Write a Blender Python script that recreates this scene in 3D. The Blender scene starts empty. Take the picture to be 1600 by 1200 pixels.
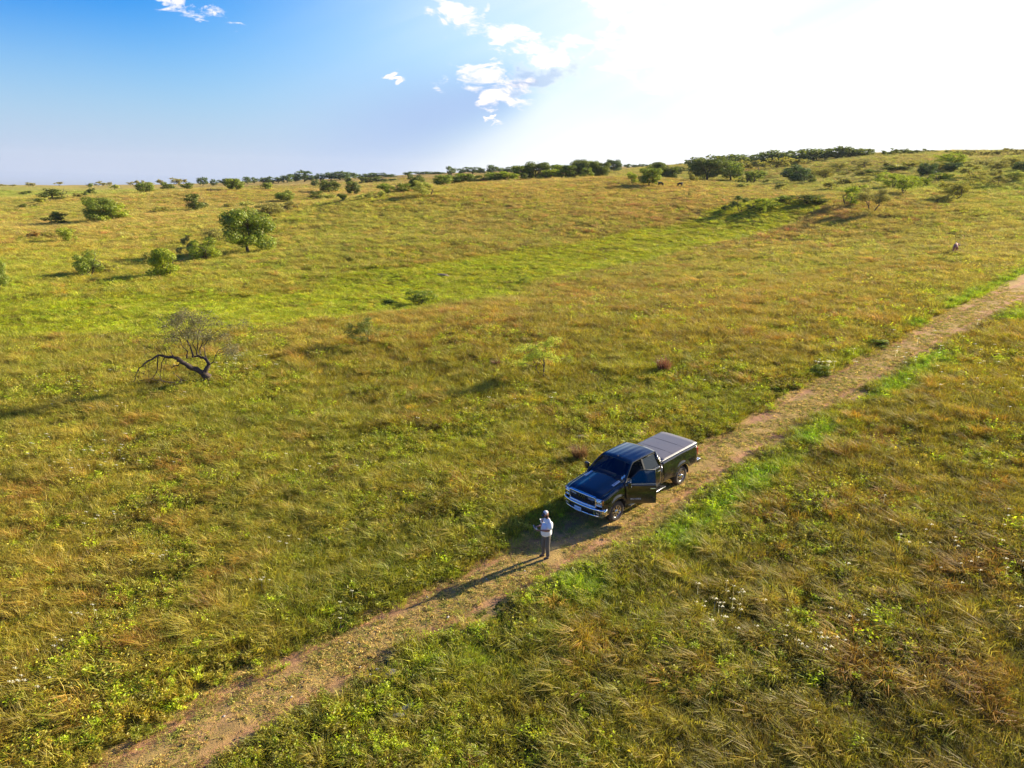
import bpy, bmesh, math, random
import numpy as np
from mathutils import Vector, Matrix, Euler
R = math.radians
rng = np.random.default_rng(7)
random.seed(7)
scene = bpy.context.scene
COL = scene.collection

# ------------------------------------------------------------------ camera
CAM_H, PITCH, ROLL, FOC = 12.8, R(15.2), R(1.5), 1200.0
_f0 = Vector((0, math.cos(PITCH), -math.sin(PITCH)))
_r0 = Vector((1, 0, 0)); _u0 = _r0.cross(_f0)
CR = math.cos(ROLL) * _r0 + math.sin(ROLL) * _u0
CU = -math.sin(ROLL) * _r0 + math.cos(ROLL) * _u0
CF = _f0
cam_d = bpy.data.cameras.new('camera'); cam = bpy.data.objects.new('camera', cam_d); COL.objects.link(cam)
cam_d.sensor_width = 36; cam_d.lens = 36 * FOC / 1600
cam_d.clip_start = 0.1; cam_d.clip_end = 30000
m = Matrix((( CR.x, CU.x, -CF.x, 0), (CR.y, CU.y, -CF.y, 0), (CR.z, CU.z, -CF.z, CAM_H), (0, 0, 0, 1)))
cam.matrix_world = m
scene.camera = cam

# ------------------------------------------------------------------ light
SUN_AZ, SUN_EL = R(58), R(23)       # azimuth clockwise from the view direction (+Y)
SUN_DIR = Vector((math.sin(SUN_AZ) * math.cos(SUN_EL), math.cos(SUN_AZ) * math.cos(SUN_EL), math.sin(SUN_EL)))
scene.view_settings.view_transform = 'Standard'
scene.view_settings.look = 'None'
scene.view_settings.exposure = 1.12
scene.view_settings.gamma = 1
scene.view_settings.use_curve_mapping = False
sl = bpy.data.lights.new('sun', 'SUN'); sl.energy = 5.0; sl.angle = R(0.6); sl.color = (1.0, 0.88, 0.66)
so = bpy.data.objects.new('sun', sl); COL.objects.link(so)
so.rotation_euler = SUN_DIR.to_track_quat('Z', 'Y').to_euler()

class NT:
    """tiny node helper"""
    def __init__(s, tree): s.t = tree; s.n = tree.nodes; s.l = tree.links
    def new(s, typ, **kw):
        n = s.n.new(typ)
        for k, v in kw.items(): setattr(n, k, v)
        return n
    def lk(s, a, b): s.l.new(a, b)
    def val(s, sock, v):
        if isinstance(v, (int, float, tuple, list)): sock.default_value = v
        else: s.lk(v, sock)
    def math(s, op, a, b=None, c=None, clamp=False):
        n = s.new('ShaderNodeMath', operation=op); n.use_clamp = clamp
        s.val(n.inputs[0], a)
        if b is not None: s.val(n.inputs[1], b)
        if c is not None: s.val(n.inputs[2], c)
        return n.outputs[0]
    def mix(s, fac, a, b, blend='MIX'):
        n = s.new('ShaderNodeMix', data_type='RGBA', blend_type=blend)
        s.val(n.inputs['Factor'], fac)
        ia = [i for i in n.inputs if i.name == 'A' and i.type == 'RGBA'][0]
        ib = [i for i in n.inputs if i.name == 'B' and i.type == 'RGBA'][0]
        for i, v in ((ia, a), (ib, b)):
            if isinstance(v, (tuple, list)): i.default_value = tuple(v) + ((1,) if len(v) == 3 else ())
            else: s.lk(v, i)
        return [o for o in n.outputs if o.type == 'RGBA'][0]
    def smooth(s, x, a, b):
        n = s.new('ShaderNodeMapRange', interpolation_type='SMOOTHSTEP')
        s.val(n.inputs[0], x); n.inputs[1].default_value = a; n.inputs[2].default_value = b
        return n.outputs[0]
    def noise(s, vec, scale, detail=4, rough=.55, dist=0):
        n = s.new('ShaderNodeTexNoise'); s.lk(vec, n.inputs['Vector'])
        n.inputs['Scale'].default_value = scale; n.inputs['Detail'].default_value = detail
        n.inputs['Roughness'].default_value = rough; n.inputs['Distortion'].default_value = dist
        return n.outputs[0]

world = bpy.data.worlds.new('World'); scene.world = world; world.use_nodes = True
def build_world():
    N = NT(world.node_tree); N.n.clear()
    out = N.new('ShaderNodeOutputWorld'); bg = N.new('ShaderNodeBackground'); N.lk(bg.outputs[0], out.inputs[0])
    bg.inputs['Strength'].default_value = 0.15
    sky = N.new('ShaderNodeTexSky', sky_type='NISHITA')
    sky.sun_disc = False; sky.sun_elevation = SUN_EL; sky.sun_rotation = SUN_AZ
    sky.altitude = 300; sky.air_density = 1.0; sky.dust_density = 1.2; sky.ozone_density = 2.0
    tc = N.new('ShaderNodeTexCoord'); V = tc.outputs['Generated']
    sep = N.new('ShaderNodeSeparateXYZ'); N.lk(V, sep.inputs[0])
    x, y, z = sep.outputs
    az = N.math('ARCTAN2', x, y); el = N.math('ARCSINE', z)
    dot = N.new('ShaderNodeVectorMath', operation='DOT_PRODUCT'); N.lk(V, dot.inputs[0]); dot.inputs[1].default_value = SUN_DIR
    ang = N.math('ARCCOSINE', N.math('MINIMUM', dot.outputs['Value'], 0.99999))
    # deeper blue away from the sun and up, pale lavender towards the horizon
    elp = N.math('MAXIMUM', el, 0.0)
    hz = N.smooth(elp, .215, -.03)            # 1 at the horizon
    base = N.mix(1.0, sky.outputs[0], SKY['tint'], 'MULTIPLY')
    deep = N.math('MULTIPLY', N.smooth(ang, .85, 1.55), N.smooth(el, .02, .22))
    base = N.mix(deep, base, N.mix(1.0, base, SKY['deep'], 'MULTIPLY'))
    base = N.mix(N.smooth(el, .24, .65), base, N.mix(1.0, base, (1.0, .50, .85), 'MULTIPLY'))
    gam = N.new('ShaderNodeGamma'); N.lk(base, gam.inputs[0]); gam.inputs[1].default_value = SKY['gam']
    base = gam.outputs[0]
    haze = N.mix(N.math('MULTIPLY', hz, SKY['hzf']), base, SKY['haze'])
    # sun glow: wide aureole seen through thin high cloud
    # shafts of shade thrown by the cloud, running down and away from the sun
    dx = N.math('SUBTRACT', az, SHAFT[0]); dy = N.math('SUBTRACT', el, SHAFT[1])
    ca, sa = math.cos(SHAFT[2]), math.sin(SHAFT[2])
    along = N.math('ADD', N.math('MULTIPLY', dx, -ca), N.math('MULTIPLY', dy, -sa))
    across = N.math('ADD', N.math('MULTIPLY', dx, -sa), N.math('MULTIPLY', dy, ca))
    wid = N.math('ADD', 0.024, N.math('MULTIPLY', N.math('MAXIMUM', along, 0.0), 0.16))
    band = N.math('POWER', 2.718, N.math('MULTIPLY', N.math('POWER', N.math('DIVIDE', across, wid), 2.0), -1.0))
    band = N.math('MULTIPLY', band, N.smooth(along, -0.02, 0.06))
    band = N.math('MULTIPLY', band, N.smooth(along, 0.42, 0.12))
    g = N.smooth(N.math('ADD', ang, N.math('MULTIPLY', N.math('MAXIMUM', N.math('SUBTRACT', el, .20), 0.0), 1.5)), SKY['g0'], SKY['g1'])
    lowg = N.math('MULTIPLY', N.smooth(az, -0.34, 0.14), N.smooth(el, 0.34, 0.0))
    g = N.math('MAXIMUM', g, N.math('MULTIPLY', lowg, 0.95))
    # streaks of light and shade fanning out from the sun
    e1 = SUN_DIR.cross(Vector((0, 0, 1))).normalized(); e2 = e1.cross(SUN_DIR).normalized()
    d1 = N.new('ShaderNodeVectorMath', operation='DOT_PRODUCT'); N.lk(V, d1.inputs[0]); d1.inputs[1].default_value = e1
    d2 = N.new('ShaderNodeVectorMath', operation='DOT_PRODUCT'); N.lk(V, d2.inputs[0]); d2.inputs[1].default_value = e2
    phi = N.math('ARCTAN2', d2.outputs['Value'], d1.outputs['Value'])
    c1 = N.new('ShaderNodeCombineXYZ'); N.lk(phi, c1.inputs[0]); N.lk(N.math('MULTIPLY', ang, .12), c1.inputs[1])
    stk = N.noise(c1.outputs[0], 9, 3, .6)
    g = N.math('MULTIPLY', g, N.math('ADD', .48, N.math('MULTIPLY', stk, .98)), clamp=True)
    g = N.math('MULTIPLY', g, N.math('SUBTRACT', 1.0, N.math('MULTIPLY', band, 0.80)))
    col = N.mix(g, haze, SKY['glow'])
    col = N.mix(N.math('MULTIPLY', band, .75), col, (1.35, 1.75, 2.75))
    g2 = N.math('POWER', N.smooth(ang, 0.75, 0.0), 2.0)
    col = N.mix(g2, col, SKY['core'])
    # clouds: ellipses in (azimuth, elevation) torn by noise
    cmb = N.new('ShaderNodeCombineXYZ'); N.lk(az, cmb.inputs[0]); N.lk(N.math('MULTIPLY', el, 2.2), cmb.inputs[1])
    n1 = N.noise(cmb.outputs[0], 20, 8, .66, .5); n2 = N.noise(cmb.outputs[0], 5.5, 3, .5)
    nw = N.noise(cmb.outputs[0], 11, 4, .6, .8); nv = N.noise(cmb.outputs[0], 17, 4, .6, 1.5)
    azw = N.math('ADD', az, N.math('MULTIPLY', N.math('SUBTRACT', nw, .5), .14)); elw = N.math('ADD', el, N.math('MULTIPLY', N.math('SUBTRACT', nv, .5), .055))
    tot = None
    for (ca_, ce_, ra, re, rot, amt) in CLOUDS:
        dx = N.math('SUBTRACT', azw, ca_); dy = N.math('SUBTRACT', elw, ce_)
        c, s_ = math.cos(rot), math.sin(rot)
        p = N.math('DIVIDE', N.math('ADD', N.math('MULTIPLY', dx, c), N.math('MULTIPLY', dy, s_)), ra)
        q = N.math('DIVIDE', N.math('SUBTRACT', N.math('MULTIPLY', dy, c), N.math('MULTIPLY', dx, s_)), re)
        d = N.math('SQRT', N.math('ADD', N.math('MULTIPLY', p, p), N.math('MULTIPLY', q, q)))
        v = N.math('MULTIPLY', N.math('SUBTRACT', 1.25, d), amt)
        tot = v if tot is None else N.math('MAXIMUM', tot, v)
    dens = N.math('ADD', N.math('MINIMUM', tot, .70), N.math('MULTIPLY', N.math('SUBTRACT', n1, 0.495), 4.9))
    cm = N.smooth(dens, 0.15, 1.15)
    cm = N.math('MULTIPLY', cm, N.smooth(tot, 0.0, .25))
    # underside of the big cloud stays grey-blue
    dx = N.math('SUBTRACT', azw, GREY[0]); dy = N.math('SUBTRACT', elw, GREY[1])
    c, s_ = math.cos(GREY[4]), math.sin(GREY[4])
    p = N.math('DIVIDE', N.math('ADD', N.math('MULTIPLY', dx, c), N.math('MULTIPLY', dy, s_)), GREY[2])
    q = N.math('DIVIDE', N.math('SUBTRACT', N.math('MULTIPLY', dy, c), N.math('MULTIPLY', dx, s_)), GREY[3])
    d = N.math('SQRT', N.math('ADD', N.math('MULTIPLY', p, p), N.math('MULTIPLY', q, q)))
    gr = N.smooth(N.math('ADD', d, N.math('MULTIPLY', N.math('SUBTRACT', n1, .5), 3.0)), 1.25, 0.2)
    cc = N.mix(gr, SKY['cloud'], SKY['cgrey'])
    col = N.mix(N.math('MAXIMUM', cm, N.math('MULTIPLY', gr, 0.6)), col, cc)
    # below the horizon the dome carries the dry ground colour
    col = N.mix(N.smooth(N.math('MULTIPLY', z, -1.0), .012, .05), col, (1.1, 1.0, .55))
    N.lk(col, bg.inputs['Color'])
SKY = dict(deep=(.0, .66, 1.0), tint=(0.036, 0.41, 0.63), gam=1.0, hzf=0.95, haze=(1.86, 2.08, 2.75), g0=1.42, g1=0.70,
           glow=(3.4, 3.45, 3.45), core=(9, 8.6, 7.8), cloud=(3.9, 3.6, 3.6), cgrey=(1.5, 1.85, 2.6))
def azel(px, py):
    d = CF + CR * ((px - 800) / FOC) - CU * ((py - 600) / FOC); d.normalize()
    return math.atan2(d.x, d.y), math.asin(d.z)
def ell(px, py, rx, ry, rot, amt=1.0):
    a, e = azel(px, py); return (a, e, rx / FOC, ry / FOC, R(rot), amt)
CLOUDS = [ell(700, 22, 42, 14, -25), ell(765, 44, 72, 18, -16, 1.1), ell(795, 58, 45, 12, -8), ell(840, 80, 40, 9, 12, .9),
          ell(905, 72, 55, 26, 12, 1.1), ell(760, 118, 62, 16, 12, 1), ell(770, 140, 66, 17, -18, 1.05), ell(850, 95, 50, 12, 14),
          ell(812, 120, 46, 20, 0, 1.0), ell(772, 184, 16, 5, 0, 1.0), ell(616, 120, 20, 4, 0, 1.3), ell(285, 12, 40, 8, -5, .8), ell(325, 31, 32, 6, -8, .8),
          ell(985, 18, 70, 34, -8, 1.1), ell(1080, 70, 120, 60, 0, 1.0), ell(620, -30, 60, 10, 10, .8)]
GREY = ell(842, 124, 62, 17, 17)
SHAFT = (azel(840, 130)[0], azel(840, 130)[1], R(17))
build_world()

# ------------------------------------------------------------------ noise and terrain
def vnoise(x, y, scale, seed=0):
    x = np.asarray(x, float) / scale + seed * 17.31; y = np.asarray(y, float) / scale + seed * 9.77
    xi = np.floor(x).astype(np.int64); yi = np.floor(y).astype(np.int64); fx = x - xi; fy = y - yi
    fx = fx * fx * (3 - 2 * fx); fy = fy * fy * (3 - 2 * fy)
    def h(a, b):
        n = (a * 374761393 + b * 668265263 + seed * 1442695041) & 0xFFFFFFFF
        n = ((n ^ (n >> 13)) * 1274126177) & 0xFFFFFFFF
        return ((n ^ (n >> 16)) & 0xFFFF) / 65535.0
    return (h(xi, yi) * (1 - fx) + h(xi + 1, yi) * fx) * (1 - fy) + (h(xi, yi + 1) * (1 - fx) + h(xi + 1, yi + 1) * fx) * fy
def fbm(x, y, scale, seed=0, oct=4, g=.55):
    t = 0; a = 1; s = 0
    for k in range(oct):
        t = t + a * vnoise(x, y, scale / 2 ** k, seed + k); s += a; a *= g
    return t / s

def ray(px, py):
    d = CF + CR * ((px - 800) / FOC) - CU * ((py - 600) / FOC)
    return math.atan2(d.x, d.y), d.z / math.hypot(d.x, d.y)
TX, TY = 3.5, 28.0
RU = np.array([math.cos(R(45)), math.sin(R(45))]); RN = np.array([-RU[1], RU[0]])   # road direction and its left normal
def st(x, y): return (x - TX) * RU[0] + (y - TY) * RU[1], (x - TX) * RN[0] + (y - TY) * RN[1]
def plane(x, y):
    s, t = st(x, y)
    return 0.079 * 60 * np.tanh(s / 60) - 0.03 * t
# control points: (px, py, D) or (px, py, None, z)
CTRL = []
for px, py, D in [(0, 290, 900), (250, 289, 850), (500, 281, 700), (660, 273, 650), (800, 267, 650), (1050, 262, 480), (1200, 253, 430), (1340, 245, 400), (1480, 240, 370), (1600, 239, 350),
                  (0, 291, 1600), (200, 290, 1500), (400, 286, 1400), (600, 277, 1200), (800, 270, 1100), (1050, 264, 1000), (1300, 252, 900), (1600, 246, 900),
                  (0, 292, 3000), (400, 287, 3000), (800, 268, 3000), (1200, 256, 3000), (1600, 243, 3000), (0, 290, 7000), (800, 272, 7000), (1600, 246, 7000),
                  (400, 352, 170), (500, 324, 190), (600, 305, 205), (700, 291, 225), (800, 286, 235), (900, 282, 240), (1000, 280, 240), (1090, 287, 235), (1150, 297, 225),
                  (800, 286, 300), (900, 280, 300), (1000, 280, 300), (700, 291, 290), (600, 303, 280), (500, 315, 270), (560, 292, 400), (480, 296, 420), (700, 281, 420), (850, 275, 430),
                  (800, 380, 128), (700, 350, 155), (900, 330, 165), (1000, 300, 205), (550, 380, 130),
                  (1360, 331, 165), (1250, 290, 245), (1600, 300, 200), (1490, 312, 180), (1500, 275, 235), (1110, 283, 300), (1180, 288, 290), (1400, 262, 300), (1600, 262, 260), (1220, 262, 360), (1300, 255, 350),
                  (1491, 397, 116), (1600, 360, 145), (1300, 370, 140), (370, 300, 300), (305, 328, 235), (230, 300, 400), (90, 351, 215), (40, 312, 330), (100, 300, 500)]:
    a, e = ray(px, py); CTRL.append((a, D, CAM_H + D * e))
for px, py, z in [(-150, 480, -2.2), (0, 495, -2.2), (200, 490, -2.0), (400, 490, -1.6), (600, 470, -1.0), (760, 432, -.2), (900, 405, .6), (1050, 375, 2.5), (1150, 350, 4.7), (1200, 325, 7.6),
                  (390, 396, -.8), (260, 432, -1.5), (135, 432, -1.8), (160, 346, -.3), (0, 400, -1.6), (-150, 380, -1.)]:
    a, e = ray(px, py); CTRL.append((a, (z - CAM_H) / e, z))
for az_ in (-1.6, -1.1, -.8, -.55, -.3, -.1, .1, .3, .55, .8, 1.1, 1.6):
    for D in (6, 14, 24, 34, 46, 60):
        x, y = D * math.sin(az_), D * math.cos(az_)
        CTRL.append((az_, D, float(plane(x, y))))
for az_ in (.5, .8, 1.1, 1.6):
    for D in (80, 100):
        if az_ == .5 and D == 100: continue
        CTRL.append((az_, D, float(plane(D * math.sin(az_), D * math.cos(az_)))))
for az_ in (-1.6, -1.1, 1.1, 1.6):
    for D, z in ((250, 1 if az_ < 0 else 9), (600, 8 if az_ < 0 else 16), (3000, 10)): CTRL.append((az_, D, z))
CTRL = np.array(CTRL)
def warp(a, D): return np.stack([a * 1.0, 0.75 * np.log(np.maximum(D, 5) / 20)], -1)
def _phi(r): return r * r * np.log(r + 1e-9)
_W = warp(CTRL[:, 0], CTRL[:, 1])
_n = len(_W)
_K = _phi(np.linalg.norm(_W[:, None] - _W[None], axis=-1)) + np.eye(_n) * 2e-4
_P = np.c_[np.ones(_n), _W]
_A = np.block([[_K, _P], [_P.T, np.zeros((3, 3))]])
_sol = np.linalg.solve(_A, np.r_[CTRL[:, 2], 0, 0, 0])
def height(x, y, detail=True):
    x = np.atleast_1d(np.asarray(x, float)); y = np.atleast_1d(np.asarray(y, float))
    D = np.hypot(x, y); a = np.arctan2(x, y)
    q = warp(np.clip(a, -1.75, 1.75), np.minimum(D, 7000))
    h = np.empty(len(x))
    for i in range(0, len(x), 20000):
        qq = q[i:i + 20000]
        h[i:i + 20000] = _phi(np.linalg.norm(qq[:, None] - _W[None], axis=-1)) @ _sol[:_n] + _sol[_n] + qq @ _sol[_n + 1:]
    w = np.clip((np.abs(a) - 1.2) / 1.2, 0, 1); w = w * w * (3 - 2 * w)
    near = plane(x, y); back = near * np.exp(-D / 200) + 4 * (1 - np.exp(-D / 200))
    h = h * (1 - w) + back * w
    if detail:
        s, t = st(x, y)
        roadw = np.clip(1 - np.abs(t - ROADC(s)) / 4.5, 0, 1)
        k = 1 - np.clip(roadw * 1.6, 0, 1)
        far = np.clip(D / 150, .3, 2.2)
        h = h + k * ((fbm(x, y, 4.5, 3, 3) - .5) * .32 + (fbm(x, y, 26, 5, 3) - .5) * .9 * far)
    return h
ROADC = lambda s: 0 * s
def hit(px, py, flat=False):
    """world point where the line of sight through a photo pixel meets the ground"""
    a, e = ray(px, py)
    D = np.exp(np.linspace(math.log(9), math.log(5000), 900))
    h = height(D * math.sin(a), D * math.cos(a), not flat)
    z = CAM_H + D * e
    k = np.where(z < h)[0]
    if len(k) == 0 or k[0] == 0: return None
    i = k[0]; f = (z[i - 1] - h[i - 1]) / ((z[i - 1] - h[i - 1]) + (h[i] - z[i])); d = D[i - 1] + f * (D[i] - D[i - 1])
    return d * math.sin(a), d * math.cos(a), CAM_H + d * e
ROAD_L = [(156, 1181), (250, 1131), (312, 1087), (406, 1036), (525, 985), (587, 953), (681, 908), (770, 866), (875, 805), (985, 748), (1100, 690), (1240, 609), (1381, 540), (1484, 484), (1600, 428)]
ROAD_R = [(359, 1194), (415, 1153), (509, 1094), (603, 1040), (712, 984), (822, 928), (930, 878), (1010, 838), (1100, 775), (1194, 706), (1319, 631), (1444, 553), (1600, 475)]
def edge(pts):
    o = []
    for p in pts:
        q = hit(*p, flat=True); o.append(st(q[0], q[1]))
    o = np.array(sorted(o)); return o
EL, ER = edge(ROAD_L), edge(ROAD_R)
def _ext(E, s):
    r = np.interp(s, E[:, 0], E[:, 1])
    k0 = (E[3, 1] - E[0, 1]) / (E[3, 0] - E[0, 0]); k1 = (E[-1, 1] - E[-4, 1]) / (E[-1, 0] - E[-4, 0])
    r = r + np.where(s < E[0, 0], (s - E[0, 0]) * k0, 0) + np.where(s > E[-1, 0], (s - E[-1, 0]) * k1 * .6, 0)
    return r
def tL(s): return _ext(EL, np.asarray(s, float))
def tR(s): return _ext(ER, np.asarray(s, float))
ROADC = lambda s: (tL(s) + tR(s)) / 2
def road_u(x, y):
    """0 at the right edge, 1 at the left edge of the track (s limited to its length)"""
    s, t = st(x, y); l, r = tL(s), tR(s)
    return (t - r) / (l - r), s, t, l, r

# ------------------------------------------------------------------ colour of the ground cover (true colours, linear)
CP = [  # px, py, rgb
    (40, 1020, (.33, .235, .05)), (250, 880, (.30, .22, .045)), (450, 780, (.27, .22, .035)), (120, 760, (.30, .225, .045)), (600, 850, (.25, .215, .03)),
    (150, 640, (.31, .235, .05)), (400, 620, (.27, .24, .03)), (600, 600, (.27, .20, .04)), (800, 640, (.28, .22, .03)), (1000, 640, (.27, .23, .028)), (700, 720, (.28, .22, .03)),
    (950, 520, (.29, .20, .045)), (1200, 500, (.31, .205, .05)), (1050, 470, (.29, .20, .05)), (1350, 440, (.33, .235, .055)), (1250, 400, (.34, .27, .06)), (1500, 380, (.35, .27, .07)), (1550, 330, (.35, .29, .07)),
    (1500, 620, (.30, .22, .035)), (1350, 720, (.26, .19, .03)), (1550, 760, (.26, .185, .03)), (1200, 850, (.25, .19, .03)), (1450, 950, (.24, .175, .03)), (1500, 1120, (.205, .15, .028)), (1200, 1100, (.21, .16, .028)), (900, 1100, (.26, .20, .03)), (700, 1150, (.25, .20, .03)), (950, 960, (.26, .22, .03)),
    (100, 560, (.31, .24, .05)), (350, 540, (.29, .22, .05)), (650, 520, (.31, .215, .05)),
    (100, 465, (.33, .31, .035)), (300, 445, (.32, .285, .045)), (500, 435, (.31, .27, .045)), (100, 410, (.36, .31, .045)), (450, 400, (.34, .27, .06)), (480, 355, (.33, .31, .045)), (600, 350, (.34, .265, .06)),
    (700, 400, (.30, .235, .055)), (800, 340, (.32, .235, .07)), (950, 320, (.33, .235, .07)), (1050, 310, (.34, .235, .08)), (650, 320, (.33, .24, .075)), (900, 370, (.28, .225, .055)), (1100, 330, (.31, .21, .07)),
    (250, 360, (.38, .28, .085)), (50, 330, (.36, .30, .08)), (300, 310, (.36, .26, .09)), (100, 300, (.28, .28, .07)), (450, 290, (.32, .25, .09)), (600, 280, (.30, .22, .09)), (1400, 260, (.30, .25, .10)), (1250, 270, (.28, .25, .07)), (1150, 270, (.30, .24, .08)), (1300, 345, (.33, .21, .07)), (1450, 290, (.28, .27, .07))]
CPW, CPC = [], []
for px, py, c in CP:
    q = hit(px, py)
    if q is None: continue
    CPW.append(warp(math.atan2(q[0], q[1]), math.hypot(q[0], q[1]))); CPC.append(c)
CPW = np.array(CPW); CPC = np.array(CPC)
SW = [(-200, 502, 9), (0, 496, 9), (200, 493, 9), (400, 490, 9), (560, 472, 10), (650, 450, 11), (760, 430, 9), (900, 405, 8), (1000, 385, 8), (1100, 365, 9), (1170, 345, 10), (1205, 325, 11)]
SWP = np.array([(*hit(a, b)[:2], w) for a, b, w in SW])
def swale(x, y):
    """1 in the green drainage, fading out over its edge"""
    best = np.full(len(x), 9.0)
    for (x0, y0, w0), (x1, y1, w1) in zip(SWP[:-1], SWP[1:]):
        dx, dy = x1 - x0, y1 - y0; L = dx * dx + dy * dy
        u = np.clip(((x - x0) * dx + (y - y0) * dy) / L, 0, 1)
        d = np.hypot(x - x0 - u * dx, y - y0 - u * dy) / (w0 + (w1 - w0) * u)
        best = np.minimum(best, d)
    n = (fbm(x, y, 14, 31, 3) - .5) * .8
    return np.clip((1.12 - best + n) / .2, 0, 1)
def cover(x, y):
    """base colour of the vegetation at a place"""
    D = np.hypot(x, y); q = warp(np.arctan2(x, y), D)
    c = np.empty((len(x), 3))
    for i in range(0, len(x), 20000):
        w = np.exp(-((q[i:i + 20000, None] - CPW[None]) ** 2).sum(-1) / (2 * .10 ** 2)) + 1e-9
        c[i:i + 20000] = (w @ CPC) / w.sum(1)[:, None]
    k = 1 + np.clip((D - 60) / 110, 0, 6)          # patches read larger far away
    n1 = fbm(x / k ** .6, y / k ** .6, 7, 11, 4); n2 = fbm(x / k, y / k, 5, 12, 3); n3 = fbm(x, y, 28, 13, 3)
    # russet bluestem patches, olive patches
    ru = np.clip((n1 - .55) / .12, 0, 1)[:, None] * .18
    gr = np.clip((.50 - n2) / .12, 0, 1)[:, None] * .38
    gr3 = np.clip((.5 - n3) / .12, 0, 1)[:, None] * .35
    c = c * (1 - ru) + c * np.array([1.12, .88, 1.1]) * ru
    c = c * (1 - gr) + c * np.array([.86, .96, .78]) * gr
    c = c * (1 - gr3) + c * np.array([.93, .99, .85]) * gr3
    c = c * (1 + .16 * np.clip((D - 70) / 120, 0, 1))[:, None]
    s = swale(x, y)[:, None] * .92
    nn = fbm(x, y, 9, 17, 3)[:, None]
    c = c * (1 - s) + (np.array([.34, .325, .026]) * (.78 + .5 * nn)) * s
    # lime weeds along the track
    u, ss, t, l, r = road_u(x, y)
    n5 = fbm(ss, t * .3, 6, 21, 3)
    dl = t - l; dr = r - t
    lime = np.exp(-((dl - .45) / .65) ** 2) * np.clip((n5 - .40) / .1, 0, 1) * np.clip((ss - 22) / 15 + np.clip((-4 - ss) / 4, 0, 1) + .15, 0, 1)
    lime2 = np.exp(-((dr - 1.1) / .9) ** 2) * np.clip((fbm(ss, t, 5, 24, 2) - .42) / .1, 0, 1)
    lm = np.clip(lime + .85 * lime2, 0, 1)[:, None]
    c = c * (1 - lm * .9) + np.array([.25, .34, .018]) * lm * .9
    return c

# ------------------------------------------------------------------ materials
def new_mat(name):
    mt = bpy.data.materials.new(name); mt.use_nodes = True; N = NT(mt.node_tree)
    return mt, N, N.n['Principled BSDF'], N.n['Material Output']
def pbr(name, col, rough=.6, metal=0., coat=0., noise=0., nscale=20, spec=.5, **kw):
    mt, N, b, o = new_mat(name)
    b.inputs['Base Color'].default_value = (*col, 1); b.inputs['Roughness'].default_value = rough
    b.inputs['Metallic'].default_value = metal; b.inputs['Coat Weight'].default_value = coat
    b.inputs['Coat Roughness'].default_value = .03; b.inputs['Specular IOR Level'].default_value = spec
    if noise:
        tc = N.new('ShaderNodeTexCoord')
        n = N.noise(tc.outputs['Object'], nscale, 5, .6)
        c = N.mix(n, tuple(v * (1 - noise) for v in col), tuple(min(1, v * (1 + noise)) for v in col)); N.lk(c, b.inputs['Base Color'])
        r_ = N.math('ADD', rough - .1, N.math('MULTIPLY', n, .2)); N.lk(r_, b.inputs['Roughness'])
    for k, v in kw.items(): b.inputs[k].default_value = v
    return mt
def leafy(name, trans=.4, source='INST', lo=.6, hi=1.45, rough=.55):
    """foliage: colour per clump or object, varied leaf by leaf, light passing through"""
    mt, N, b, o = new_mat(name)
    if source == 'INST':
        a = N.new('ShaderNodeAttribute', attribute_type='INSTANCER', attribute_name='col'); c0 = a.outputs['Color']
    else:
        a = N.new('ShaderNodeObjectInfo'); c0 = a.outputs['Color']
    g = N.new('ShaderNodeNewGeometry'); rnd = g.outputs['Random Per Island']
    k = N.math('ADD', lo, N.math('MULTIPLY', rnd, hi - lo))
    cm = N.new('ShaderNodeCombineXYZ'); N.lk(k, cm.inputs[0]); N.lk(k, cm.inputs[1]); N.lk(N.math('MULTIPLY', k, .95), cm.inputs[2])
    c = N.mix(1.0, c0, cm.outputs[0], 'MULTIPLY')
    hs = N.new('ShaderNodeHueSaturation'); N.lk(c, hs.inputs['Color']); N.lk(N.math('ADD', .475, N.math('MULTIPLY', N.math('FRACT', N.math('MULTIPLY', rnd, 7.3)), .05)), hs.inputs['Hue'])
    c = hs.outputs[0]
    d = N.new('ShaderNodeBsdfDiffuse'); t = N.new('ShaderNodeBsdfTranslucent'); gl = N.new('ShaderNodeBsdfGlossy'); gl.inputs['Roughness'].default_value = rough
    N.lk(c, d.inputs[0]); N.lk(c, t.inputs[0]); gl.inputs[0].default_value = (1, 1, 1, 1)
    m1 = N.new('ShaderNodeMixShader'); m1.inputs[0].default_value = trans; N.lk(d.outputs[0], m1.inputs[1]); N.lk(t.outputs[0], m1.inputs[2])
    m2 = N.new('ShaderNodeMixShader'); m2.inputs[0].default_value = .03; N.lk(m1.outputs[0], m2.inputs[1]); N.lk(gl.outputs[0], m2.inputs[2])
    N.lk(m2.outputs[0], o.inputs[0]); N.n.remove(b)
    return mt
M_GRASS = leafy('grass_blades', .42)
M_LEAF = leafy('tree_leaves', .45, 'OBJ', .65, 1.4)
M_BARK = pbr('bark', (.085, .062, .05), .9, noise=.45, nscale=9)
M_DEAD = pbr('weathered_wood', (.13, .105, .095), .9, noise=.4, nscale=14)

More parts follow.
